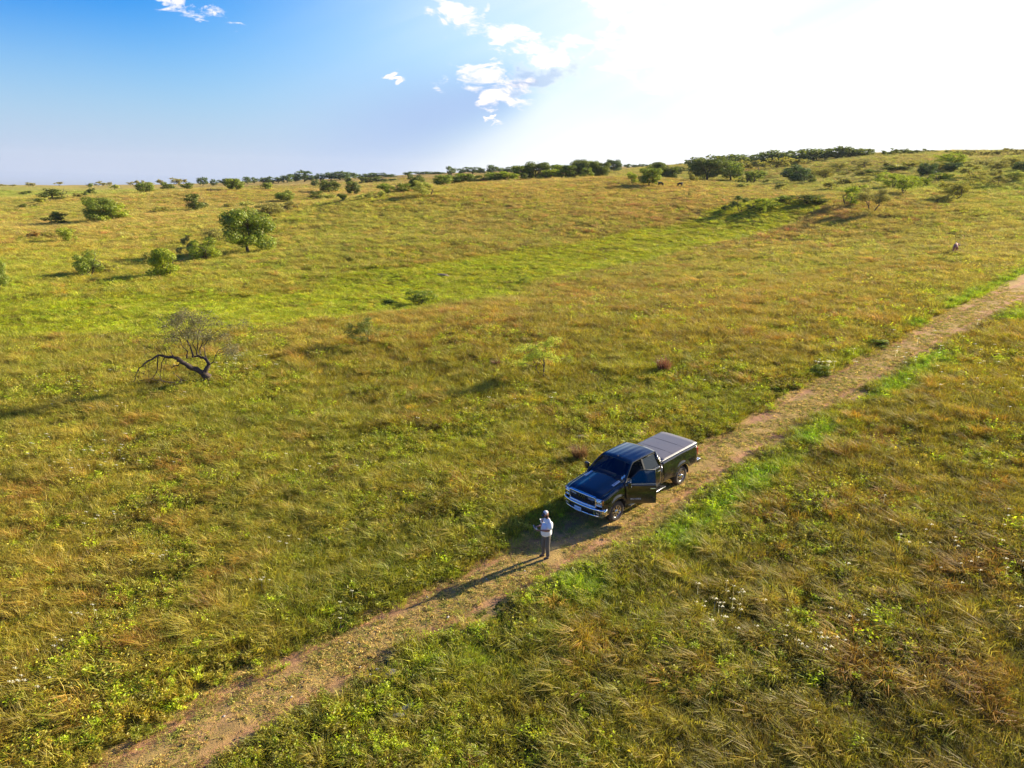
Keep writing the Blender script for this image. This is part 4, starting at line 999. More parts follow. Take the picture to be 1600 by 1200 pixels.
def box(bm, c, s, rot=None, bev=0):
    r = bmesh.ops.create_cube(bm, size=1)
    M = Matrix.Translation(c) @ (rot.to_4x4() if rot else Matrix()) @ Matrix.Diagonal((*s, 1))
    bmesh.ops.transform(bm, matrix=M, verts=r['verts'])
    if bev:
        es = list({e for v in r['verts'] for e in v.link_edges}); bmesh.ops.bevel(bm, geom=es, offset=bev, segments=2, affect='EDGES', profile=.6)
def boxes(name, L, mat, parent, bev=.01, smooth=False):
    bm = bmesh.new()
    for q in L: box(bm, q[0], q[1], q[2] if len(q) > 2 else None, bev)
    return bobj(name, bm, mat, parent, smooth)
def grid(name, P, mat, parent, smooth=True, thick=0, close=False):
    """P[i][j] points"""
    ni, nj = len(P), len(P[0]); V = [tuple(p) for row in P for p in row]; F = []
    for i in range(ni - 1):
        for j in range(nj - 1): F.append((i * nj + j, i * nj + j + 1, (i + 1) * nj + j + 1, (i + 1) * nj + j))
    o = obj(name, V, F, mat, parent, smooth)
    if thick:
        md = o.modifiers.new('thickness', 'SOLIDIFY'); md.thickness = thick; md.offset = 0
    return o
def Y_side(z, w=1.0):
    """tumblehome: half width against height on the flank"""
    ks = [(.45, .955), (.55, .985), (.70, 1.005), (.90, 1.01), (1.05, 1.005), (1.18, .985), (1.30, .965), (1.42, .945), (1.5, .94)]
    return float(np.interp(z, [k[0] for k in ks], [k[1] for k in ks])) * w
def arch(x, xa, r=.53, zc=.44, zs=.56):
    d = abs(x - xa)
    return max(zs, zc + math.sqrt(max(r * r - d * d, 0))) if d < r else zs
def flank(x0, x1, zt, zb, sy, n=None, rows=12, flare=None):
    xs = sorted(set([round(v, 4) for v in np.linspace(x0, x1, n or max(2, int(abs(x1 - x0) / .06)))] + ([round(flare - .53 + 1e-3, 4), round(flare + .53 - 1e-3, 4)] if flare is not None else [])))
    xs = [v for v in xs if min(x0, x1) - 1e-6 <= v <= max(x0, x1) + 1e-6]
    P = []
    for x in xs:
        b, t = zb(x), zt(x); row = []
        for j in range(rows + 1):
            z = b + (t - b) * j / rows; y = Y_side(z)
            if flare is not None:
                d = math.hypot(x - flare, z - .44); y += .045 * math.exp(-((d - .56) / .09) ** 2)
            if x > .45: y -= (x - .45) ** 2 * .55          # front corners sweep in
            if x < -5.3: y -= (-5.3 - x) ** 2 * 1.2
            row.append((x, sy * y, z))
        P.append(row)
    return P
def hoodz(x, y):
    z = 1.225 + .19 * ((.84 - x) / 1.3) - .045 * max(0, (x - .55) / .3) ** 2 * 1.6
    a = abs(y)
    z += .045 * (1 - (a / .8) ** 2) + .030 / (1 + math.exp((a - .42) / .035))
    return z
def side_top(x):
    if x > -.475: return 1.165 + .20 * ((.80 - x) / 1.42) - .05 * max(0, (x - .55) / .3) ** 2
    return 1.385
def tube_path(name, pts, r, mat, parent, sides=8):
    V, F = limb(pts, [r] * len(pts), sides); return obj(name, V, F, mat, parent, True)
def lathe(prof, n=40, axis_y=True):
    """prof: (radius, offset along the axle)"""
    V = [];
    for r, a in prof:
        for k in range(n): th = 2 * math.pi * k / n; V.append((r * math.cos(th), a, r * math.sin(th)))
    m_ = len(prof); F = [(i * n + k, i * n + (k + 1) % n, (i + 1) * n + (k + 1) % n, (i + 1) * n + k) for i in range(m_ - 1) for k in range(n)]
    return V, F
def text_mesh(name, txt, size, mat, parent, M, ext=.004):
    cu = bpy.data.curves.new('t', 'FONT'); cu.body = txt; cu.size = size; cu.extrude = ext; cu.align_x = 'CENTER'; cu.align_y = 'CENTER'; cu.resolution_u = 2
    ob = bpy.data.objects.new('t', cu); me = bpy.data.meshes.new_from_object(ob); bpy.data.objects.remove(ob); bpy.data.curves.remove(cu)
    o = link(name, me, mat, parent); o.matrix_local = M; return o
def basis(o, xa, ya):
    xa = Vector(xa).normalized(); ya = Vector(ya).normalized(); za = xa.cross(ya).normalized()
    return Matrix(((xa.x, ya.x, za.x, o[0]), (xa.y, ya.y, za.y, o[1]), (xa.z, ya.z, za.z, o[2]), (0, 0, 0, 1)))

def build_truck():
    T = thing('pickup_truck', 'black four-door pickup truck parked on the dirt track with its front driver door open', 'pickup truck')
    T.location = (TX, TY, float(height(TX, TY)[0]) - .0)
    T.rotation_euler = Euler((R(-.5), R(4.5), R(224.5)), 'XYZ')
    RZ = 1.97   # roof edge height
    # --- body shell: fenders, cab corners, inner aprons and firewall, floor
    for sy in (1, -1):
        o = grid('front_fender', flank(.84, -.47, side_top, lambda x: arch(x, 0), sy, n=30, flare=0.0), M_PAINT, T, thick=.02)
        # shoulder from the flank up to the hood edge
        xs = np.linspace(.84, -.50, 16)
        P = [[(x, sy * (Y_side(side_top(x)) - (max(x, .45) - .45) ** 2 * .55 - k * (.14)), side_top(x) + (hoodz(x, .80) - side_top(x)) * math.sin(k * math.pi / 2)) for k in (0, .25, .5, .75, 1)] for x in xs]
        grid('fender_top', P, M_PAINT, T, thick=.01)
        P = [[(x, sy * y, z) for (y, z) in [(Y_side(.56), .56), (Y_side(1.0), 1.0), (Y_side(1.385), 1.385)]] for x in (-2.80, -2.94)]
        grid('cab_corner', P, M_PAINT, T, thick=.02)
        bed_t = lambda x: 1.44 + .03 * max(0, (-x - 3) / 2.5)
        grid('bedside', flank(-2.98, -5.52, bed_t, lambda x: arch(x, -4.3, zs=.60 if x > -4.3 else .70), sy, n=46, flare=-4.3), M_PAINT, T, thick=.02)
        # rolled bed rail
        xs = np.linspace(-2.98, -5.52, 12)
        grid('bed_rail', [[(x, sy * (Y_side(1.44) - .10 * k), bed_t(x) + .035 * math.sin(k * math.pi * .7)) for k in (0, .3, .6, 1)] for x in xs], M_PAINT, T)
        # wheel housings
        for xa in (0.0, -4.3):
            P = [[(xa + .53 * math.cos(a), sy * y, .44 + .53 * math.sin(a)) for y in (.55, .99)] for a in np.linspace(-.1, math.pi + .1, 18)]
            o = grid('wheel_well', P, M_DARK, T, thick=.01)
        boxes('rocker_panel', [((-1.72, sy * .93, .56), (2.2, .07, .13))], M_PAINT, T)
    # rear doors and far front door
    def door(x0, x1, sy, name, parent, org=(0, 0, 0)):
        ox, oy = org[0], org[1]
        P = flank(x0, x1, lambda x: 1.385, lambda x: .60 if x > -2.4 else max(.60, .60 + (-2.4 - x) * .25), sy, n=12, rows=12)
        P = [[(a - ox, b - oy, c) for a, b, c in row] for row in P]
        d = grid(name, P, M_PAINT, parent, thick=.05)
        # window frame and pane, leaning inward to the roof
        def top(x, z): f = (z - 1.385) / (RZ - .05 - 1.385); return (x - ox, sy * (.945 + (.70 - .945) * f) - oy, z)
        zt = RZ - (.10 if org[1] else .06)
        front = x0 > -1
        c = [(x0 - .02, 1.40), (x1 + .02, 1.40), (x1 + (.02 if front else .12), zt), (x0 - (.56 if front else .02), zt)]
        q = [Vector(top(*p)) for p in c]
        tube_path('window_frame', [q[0], q[3], q[2], q[1], q[0]], .026, M_BLK, d, 6)
        mid = lambda a, b, f: tuple(Vector(a).lerp(Vector(b), f))
        g_ = grid('window', [[mid(q[0], q[3], f) for f in (0, .5, 1)], [mid(q[1], q[2], f) for f in (0, .5, 1)]], M_GLASS, d)
        hx = x1 + .13
        hy = sy * (Y_side(1.22) + .035)
        boxes('door_handle', [((hx - ox, hy - oy, 1.22), (.20, .03, .035))], M_CHROME, d, .008)
        boxes('belt_trim', [(((x0 + x1) / 2 - ox, sy * .957 - oy, 1.388), (abs(x1 - x0) - .04, .02, .022))], M_CHROME, d, .004)
        return d
    for sy in (1, -1): door(-1.84, -2.78, sy, 'rear_door', T)
    door(-.49, -1.80, -1, 'front_door', T)
    th = R(-45)
    fd = door(-.47, -1.66, 1, 'front_door', T, org=(-.47, 1.0, 0))
    fd['label'] = 'front driver door swung wide open'
    fd.location = (-.47, 1.0, 0); fd.rotation_euler = (0, 0, th)
    # inner trim, mirror, lettering, lamp reflection patch on the open door
    boxes('inner_panel', [((-.57, -.075, .98), (1.04, .04, .74)), ((-.6, -.12, 1.1), (.6, .07, .07))], M_BLK, fd, .02)
    def mirror(parent, x, y, sy):
        m_ = boxes('mirror', [((x - .02, y + sy * .20, 1.47), (.13, .20, .27))], M_PAINT, parent, .04, True)
        boxes('mirror_arm', [((x, y + sy * .07, 1.40), (.06, .16, .06))], M_BLK, m_, .01)
        boxes('mirror_glass', [((x - .088, y + sy * .20, 1.47), (.006, .16, .22))], M_CHROME, m_, .001)
        boxes('turn_signal', [((x + .047, y + sy * .24, 1.40), (.008, .06, .03))], M_AMB, m_, .001)
    mirror(T, -.72, -.97, -1)
    mirror(fd, -.10, -.03, 1)
    text_mesh('door_lettering', 'BIG HORN', .085, M_WHITE, fd, basis((-.40, .043, .80), (-1, 0, 0), (0, 0, 1)), .003)
    boxes('door_glint', [((-.22, .0, 1.30), (.05, .05, .05))], M_WHITE, fd, .012)  # solid white block standing for a bright reflection on the door
    # hood
    P = [[(x, y, hoodz(x, y)) for y in np.linspace(-.795, .795, 33)] for x in np.linspace(.86, -.50, 20)]
    hd = grid('hood', P, M_PAINT, T, thick=.02)
    hy = .69
    boxes('hood_badge', [((-.28, hy, hoodz(-.28, hy) + .012), (.42, .10, .02), Euler((-.16, .13, 0)).to_matrix())], M_BADGE, hd, .006)
    text_mesh('badge_lettering', 'HEAVY DUTY', .058, M_BLK, hd, basis((-.28, hy + .004, hoodz(-.28, hy) + .027), (-1, 0, .13), (0, -1, .16)), .002)
    boxes('hood_badge', [((-.28, -hy, hoodz(-.28, -hy) + .012), (.42, .10, .02), Euler((.16, .13, 0)).to_matrix())], M_BADGE, hd, .006)
    # cowl, firewall, floor, dash and seats
    grid('cowl', [[(x, y, 1.385 + .02 * (1 - (y / .9) ** 2)) for y in np.linspace(-.92, .92, 9)] for x in (-.48, -.72)], M_BLK, T, thick=.01)
    cab = boxes('cab_floor', [((-1.75, 0, .62), (2.4, 1.86, .06)), ((-.60, 0, .95), (.06, 1.8, .72)), ((-2.92, 0, 1.0), (.04, 1.84, .76))], M_DARK, T)
    dsh = boxes('dashboard', [((-.86, 0, 1.22), (.42, 1.72, .30))], M_BLK, T, .06, True)
    V, F = lathe([(.17 + .017 * math.cos(a), .017 * math.sin(a)) for a in np.linspace(0, 2 * math.pi, 9)], 24)
    sw = obj('steering_wheel', V, F, M_BLK, T, True, (-1.22, .42, 1.20)); sw.rotation_euler = (0, 0, R(90)); sw.rotation_euler = Euler((R(60), 0, R(90)))
    for sy in (1, -1):
        s_ = boxes('front_seat', [((-1.62, sy * .42, .86), (.55, .54, .2)), ((-1.88, sy * .42, 1.22), (.16, .52, .66), Euler((0, R(-12), 0)).to_matrix())], M_SEAT, T, .05, True)
        boxes('headrest', [((-1.97, sy * .42, 1.62), (.10, .26, .18))], M_SEAT, s_, .03, True)
    s_ = boxes('rear_seat', [((-2.5, 0, .88), (.5, 1.5, .2)), ((-2.74, 0, 1.2), (.14, 1.5, .62))], M_SEAT, T, .05, True)
    boxes('shopping_bag', [((-.80, .18, 1.41), (.16, .14, .06))], pbr('pale_bag', (.42, .48, .20), .7), dsh, .02, True)
    # greenhouse: roof, pillars, glass
    def roofz(x, y): return RZ + .055 * (1 - (y / .70) ** 2) + .02 * math.sin(max(0, min(1, (-1.16 - x) / 1.6)) * math.pi) - .05 * max(0, 1 - (-1.14 - x) / .22) ** 2 + (0.0025 * math.cos(y * 2 * math.pi / .28) if abs(y) < .56 and -2.6 < x < -1.35 else 0)
    P = [[(x, y, roofz(x, y)) for y in np.linspace(-.69, .69, 45)] for x in np.r_[np.linspace(-1.14, -1.36, 6), np.linspace(-1.5, -2.66, 9), -2.76]]
    rf = grid('roof', P, M_PAINT, T, thick=.02)
    boxes('roof_block', [((-1.28, y, roofz(-1.28, y) + .012), (.09, .05, .022)) for y in (-.02,)], M_BLK, rf, .006)  # small black block added where the roof front only catches a highlight
    for sy in (1, -1):
        A = [(-.50, sy * .925, 1.385), (-.85, sy * .825, 1.69), (-1.12, sy * .735, 1.90), (-1.26, sy * .70, RZ - .01)]
        tube_path('roof_pillar', A + [(-2.0, sy * .70, RZ + .0), (-2.66, sy * .70, RZ - .01)], .042, M_PAINT, T, 8)
        boxes('door_pillar', [((-1.82, sy * .82, 1.66), (.10, .05, .62), Euler((sy * R(23), 0, 0)).to_matrix())], M_BLK, T)
        P = [[(-2.70, sy * .70, RZ - .02), (-2.80, sy * .70, RZ - .04)], [(-2.68, sy * .82, 1.70), (-2.90, sy * .80, 1.70)], [(-2.74, sy * .945, 1.385), (-2.96, sy * .935, 1.385)]]
        grid('rear_pillar', P, M_PAINT, T, thick=.04)
        if sy > 0: boxes('door_sill', [((-1.22, sy * .93, .64), (1.1, .10, .05)), ((-1.82, sy * .94, 1.0), (.05, .10, .76))], M_BLK, T)
    ws = grid('windshield', [[(-.47 - .06 * (y / .84) ** 2 - .70 * f, y * (1 - .19 * f), 1.40 + (RZ - .015 - 1.40) * f + .03 * math.sin(f * math.pi) + .03 * f * (1 - (y / .84) ** 2)) for y in np.linspace(-.86, .86, 13)] for f in np.linspace(0, 1, 7)], M_GLASS, T)
    grid('rear_window', [[(-2.95 + .17 * f, y * (1 - .16 * f), 1.40 + (RZ - .02 - 1.40) * f) for y in np.linspace(-.86, .86, 5)] for f in (0, .5, 1)], M_GLASS, T)
    grid('back_panel', [[(-2.96, y, z) for y in (-.94, 0, .94)] for z in (.6, 1.0, 1.40)], M_PAINT, T, False, thick=.02)
    def wsp(f, y): return (-.47 - .06 * (y / .84) ** 2 - .70 * f + .012, y * (1 - .19 * f), 1.40 + (RZ - .015 - 1.40) * f + .03 * math.sin(f * math.pi) + .03 * f * (1 - (y / .84) ** 2) + .012)
    for (f, y, s1) in ((.12, .70, .10), (.21, .76, .08)):
        obj('windshield_sticker', [wsp(f, y), wsp(f, y + s1 * .8), wsp(f + .12, y + s1 * .8), wsp(f + .12, y)], [(0, 1, 2, 3)], pbr('sticker', (.45, .68, .78), .5), ws)
    for y0 in (-.35, .3):
        tube_path('wiper', [wsp(.03, y0), wsp(.09, y0 + .42)], .009, M_BLK, ws, 4)
    # front end
    fr = bmesh.new()
    gx = lambda y: .905 - .10 * (abs(y) / .95) ** 2.2
    grid('front_panel', [[(gx(y) - .06, y, z) for y in np.linspace(-.90, .90, 21)] for z in (.62, .90, 1.19)], M_BLK, T, thick=.02)
    def bar(name, pts, h, d, mat, parent, round_=True):
        P = []
        for (x, y, z) in pts:
            P.append([(x + d * cx, y, z + h * cz) for cx, cz in [(-1, -1), (.2, -1), (.8, -.55), (1, 0), (.8, .55), (.2, 1), (-1, 1)]])
        return grid(name, P, mat, parent)
    gr = grid('grille', [[(gx(y) - .03, y, z) for y in np.linspace(-.60, .60, 13)] for z in (.80, 1.0, 1.18)], M_BLK, T, thick=.01)
    ys = np.linspace(-.64, .64, 17)
    bar('grille_surround', [(gx(y) + .005, y, 1.175 + .022 * math.cos(y * 2.2)) for y in ys], .042, .04, M_CHROME, gr)
    bar('grille_surround', [(gx(y) + .005, y, .805) for y in ys], .045, .045, M_CHROME, gr)
    for sy in (1, -1):
        tube_path('grille_surround', [(gx(.64) + .01, sy * .63, .80), (gx(.64) + .01, sy * .655, .98), (gx(.62) + .01, sy * .625, 1.17)], .035, M_CHROME, gr)
    for z in (.885, .95, 1.015):
        bar('grille_bar', [(gx(y) - .005, y, z) for y in np.linspace(-.60, .60, 13)], .010, .014, M_BLK, gr)
    for (y0, y1) in ((-.58, -.30), (.30, .58)):
        for z in (1.06, 1.10): bar('grille_strip', [(gx(y) + .0, y, z) for y in np.linspace(y0, y1, 5)], .009, .012, M_CHROME, gr)
    text_mesh('grille_lettering', 'RAM', .17, M_CHROME, gr, basis((gx(0) + .01, 0, 1.06), (0, 1, 0), (0, 0, 1)), .012)
    for sy in (1, -1):
        hl = grid('headlight', [[(gx(y) + .012 - (.0 if y < .9 else .06), sy * y, z + (.0 if z < 1 else .02 * (.9 - y))) for y in (.665, .72, .78, .84, .90, .935)] for z in (.90, .98, 1.07, 1.16)], M_LAMP, T, thick=.03)
        for yy in (.73, .84):
            V, F = lathe([(.062, .0), (.058, .02), (.03, .028), (.0005, .03)], 16); l_ = obj('lamp_lens', V, F, M_CHROME, hl, True, (gx(yy) + .03, sy * yy, 1.05)); l_.rotation_euler = (0, 0, R(-90))
        boxes('marker_lamp', [((gx(.93) - .03, sy * .945, 1.05), (.10, .015, .16))], M_AMB, hl, .004)
        bar('lamp_trim', [(gx(y) + .02, sy * y, 1.175 - .02 * (y - .64)) for y in (.66, .75, .84, .92)], .016, .016, M_CHROME, hl)
        bar('lamp_trim', [(gx(y) + .02, sy * y, .895) for y in (.66, .75, .84, .92)], .02, .02, M_CHROME, hl)
        bar('lamp_trim', [(gx(y) + .022, sy * y, .985) for y in (.68, .75, .84, .90)], .009, .012, M_CHROME, hl)
    # chrome bumper: upper bar, lower bar with openings, corner ends
    bx_ = lambda y: .985 - .17 * (abs(y) / 1.0) ** 3
    yb = np.linspace(-1.0, 1.0, 25)
    def brow(z, off, w=1.0): return [(bx_(y) + off, y * w, z) for y in yb]
    rows = [(.765, -.10), (.775, -.02), (.755, .015), (.70, .02), (.675, -.01)]
    fb = grid('front_bumper', [brow(z, o_) for z, o_ in rows], M_CHROME, T, thick=.012)
    grid('lower_bar', [brow(z, o_, .93) for z, o_ in [(.515, .0), (.50, .03), (.455, .03), (.43, .0), (.43, -.08)]], M_CHROME, fb, thick=.012)
    grid('bumper_opening', [brow(z, -.03, .95) for z in (.69, .60, .50)], M_BLK, fb, thick=.01)
    for sy in (1, -1):
        P = [[(bx_(y) + .012 - (.0 if z > .5 else .02), sy * y, z) for y in np.linspace(.60, 1.0, 8)] for z in (.685, .66, .64)]
        grid('bumper_corner', P, M_CHROME, fb)
        grid('bumper_corner', [[(bx_(y) + .012, sy * y, z) for y in (.60, .63, .66)] for z in (.64, .56, .50)], M_CHROME, fb)
        grid('bumper_corner', [[(bx_(y) + .012, sy * y, z) for y in (.88, .94, 1.0)] for z in (.64, .56, .50)], M_CHROME, fb)
        grid('bumper_corner', [[(bx_(y) + .012, sy * y, z) for y in np.linspace(.60, 1.0, 8)] for z in (.53, .50, .47)], M_CHROME, fb)
        P = [[(.80 - k * .28, sy * (1.0 - .0 * k), z) for k in (0, .5, 1)] for z in (.77, .62, .50)]
        grid('bumper_end', P, M_CHROME, fb, thick=.015)
        boxes('fog_lamp', [((bx_(.77) + .0, sy * .77, .585), (.02, .15, .07))], M_LAMP, fb, .008)
        tube_path('tow_hook', [(.93, sy * .40, .50), (1.03, sy * .40, .50), (1.03, sy * .46, .50), (.93, sy * .46, .50)], .015, M_CHROME, fb, 6)
    pl = boxes('licence_plate', [((1.03, -.12, .56), (.012, .34, .17), Euler((0, R(-8), 0)).to_matrix())], M_PLATE, T, .004)
    text_mesh('plate_number', 'LKN 4085', .072, M_BLUE, pl, basis((1.038, -.12, .56), (0, 1, 0), (0, 0, 1)), .001)
    # bed cover, tailgate, rear
    def cz(x, y): return 1.505 + .045 * (1 - (y / .9) ** 4) + .03 * (-x - 3) / 2.5
    P = [[(x, y, cz(x, y) - (.035 if (i in (0, 13)) else 0)) for y in np.linspace(-.885, .885, 25)] for i, x in enumerate(np.r_[-2.985, np.linspace(-3.01, -5.49, 12), -5.52])]
    cv = grid('bed_cover', P, M_COVER, T, thick=.03)
    for sy in (1, -1): tube_path('cover_rail', [(x, sy * .90, cz(x, .9) - .005) for x in np.linspace(-2.985, -5.5, 8)], .018, M_CHROME_S, cv, 6)
    for xs_ in (-3.82, -4.66): tube_path('cover_seam', [(xs_, y, cz(xs_, y) + .012) for y in np.linspace(-.86, .86, 9)], .010, M_BLK, cv, 5)
    tg = boxes('tailgate', [((-5.525, 0, 1.06), (.06, 1.62, .80))], M_PAINT, T, .02)
    boxes('gate_handle', [((-5.56, 0, 1.30), (.02, .26, .07))], M_CHROME, tg, .008)
    text_mesh('tailgate_lettering', 'RAM', .26, M_CHROME, tg, basis((-5.558, 0, 1.06), (0, -1, 0), (0, 0, 1)), .004)
    for sy in (1, -1): boxes('tail_light', [((-5.48, sy * .915, 1.16), (.16, .08, .40))], M_RED, T, .02)
    rb = boxes('rear_bumper', [((-5.66, 0, .68), (.20, 1.96, .17)), ((-5.58, .93, .68), (.30, .10, .17)), ((-5.58, -.93, .68), (.30, .10, .17))], M_CHROME, T, .03, True)
    # frame, axles, steps
    boxes('chassis', [((-2.4, .42, .56), (6.0, .09, .16)), ((-2.4, -.42, .56), (6.0, .09, .16)), ((0, 0, .42), (.14, 1.5, .12)), ((-4.3, 0, .42), (.16, 1.5, .14)), ((-4.3, 0, .44), (.34, .30, .28)), ((-.1, 0, .85), (1.0, .8, .5)), ((-4.2, 0, .98), (2.4, 1.2, .06))], M_DARK, T, .01)
    for sy in (1, -1):
        rbz = .44
        sb = boxes('running_board', [((-1.85, sy * 1.03, rbz), (2.35, .16, .035))], M_BLK, T, .01)
        tube_path('step_edge', [(-.68, sy * .98, rbz), (-.70, sy * 1.115, rbz + .005), (-3.0, sy * 1.115, rbz + .005), (-3.02, sy * .98, rbz)], .022, M_CHROME, sb)
        boxes('step_bracket', [((x, sy * .93, .49), (.05, .16, .04)) for x in (-.9, -1.85, -2.8)], M_BLK, sb)
    # wheels
    def wheel(x, sy, steer=0):
        w = bpy.data.objects.new('wheel', None); COL.objects.link(w); w.parent = T; w.location = (x, sy * .865, .42); w.rotation_euler = (0, 0, steer)
        h = .135
        V, F = lathe([(.245, -h * .8), (.30, -h), (.375, -h), (.405, -h * .82), (.42, -h * .55), (.423, 0), (.42, h * .55), (.405, h * .82), (.375, h), (.30, h), (.245, h * .8)], 48)
        # tread blocks
        V = [(vx * (1 - .022 * (i % 2)), vy, vz * (1 - .022 * (i % 2))) if math.hypot(vx, vz) > .40 else (vx, vy, vz) for i, (vx, vy, vz) in enumerate(V)]
        obj('tyre', V, F, M_TYRE, w, True)
        V, F = lathe([(.245, -.11), (.235, -.11), (.225, 0), (.225, sy * .06), (.238, sy * .105), (.25, sy * .112), (.252, sy * .10)], 40)
        rm = obj('rim', V, F, M_RIM, w, True)
        V, F = lathe([(.20, sy * .02), (.0005, sy * .02)], 24); obj('brake_disc', V, F, M_DARK, w)
        bm = bmesh.new()
        for k in range(8):
            a = 2 * math.pi * k / 8
            for da in (-.13, .13):
                M3 = Matrix.Rotation(-a, 3, 'Y'); c = Vector((math.cos(a), 0, math.sin(a)))
                p0 = Vector((.07 * math.cos(a), sy * .085, .07 * math.sin(a))); p1 = Vector((.228 * math.cos(a + da), sy * .09, .228 * math.sin(a + da))); mid = (p0 + p1) / 2; L = (p1 - p0).length
                ang = math.atan2(p1.z - p0.z, p1.x - p0.x)
                box(bm, mid, (L, .03, .030), Matrix.Rotation(-ang, 3, 'Y'))
        bobj('spokes', bm, M_RIM, rm)
        V, F = lathe([(.085, sy * .07), (.082, sy * .115), (.055, sy * .13), (.0005, sy * .132)], 20); obj('hub_cap', V, F, M_CHROME, rm, True)
    for x, st_ in ((0.0, R(-3)), (-4.3, 0)):
        for sy in (1, -1): wheel(x, sy, st_)
    tube_path('antenna', [(-.35, -.90, 1.38), (-.42, -.92, 2.05)], .006, M_BLK, T, 4)
    return T
M_BADGE = pbr('badge_silver', (.75, .74, .76), .45)
M_CHROME_S = pbr('satin_metal', (.62, .60, .58), .3, 1.0)
build_truck()

# ------------------------------------------------------------------ the man and the cattle
def skin(name, nodes, edges, mat, parent=None, sub=2, root=0, loc=None, obj_parent_inv=False):
    """nodes: (x, y, z, rx[, ry]); a continuous skinned surface along the edges, baked to a plain mesh"""
    me = bpy.data.meshes.new(name); bm = bmesh.new(); ly = bm.verts.layers.skin.verify(); vs = []
    for k, n in enumerate(nodes):
        v = bm.verts.new(n[:3]); s = v[ly]; s.radius = (n[3], n[4] if len(n) > 4 else n[3]); s.use_root = (k == root); vs.append(v)
    for a, b in edges: bm.edges.new((vs[a], vs[b]))
    bm.to_mesh(me); bm.free()
    o = bpy.data.objects.new(name, me); COL.objects.link(o)
    m1 = o.modifiers.new('skin', 'SKIN'); m1.use_smooth_shade = True; m1.branch_smoothing = .6
    m2 = o.modifiers.new('sub', 'SUBSURF'); m2.levels = sub; m2.render_levels = sub
    dg = bpy.context.evaluated_depsgraph_get(); dg.update()
    nm = bpy.data.meshes.new_from_object(o.evaluated_get(dg), depsgraph=dg)
    bpy.data.objects.remove(o); nm.name = name
    return link(name, nm, mat, parent, True, loc)
M_SKIN = pbr('skin', (.36, .17, .10), .55, noise=.1)
M_SHIRT = pbr('white_shirt', (.86, .86, .88), .85, noise=.04, nscale=6)
M_PANTS = pbr('grey_trousers', (.15, .125, .095), .9, noise=.3, nscale=12)
M_SHOE = pbr('shoe_leather', (.06, .05, .045), .7)
M_BEARD = pbr('dark_beard', (.020, .014, .012), .9)
M_CAP = pbr('pale_cap', (.74, .70, .68), .85)
M_CAPD = pbr('dark_cap_panel', (.05, .05, .07), .8)
M_DEV = pbr('white_device', (.82, .83, .85), .35)
M_SCR = pbr('device_screen', (.02, .03, .04), .1)
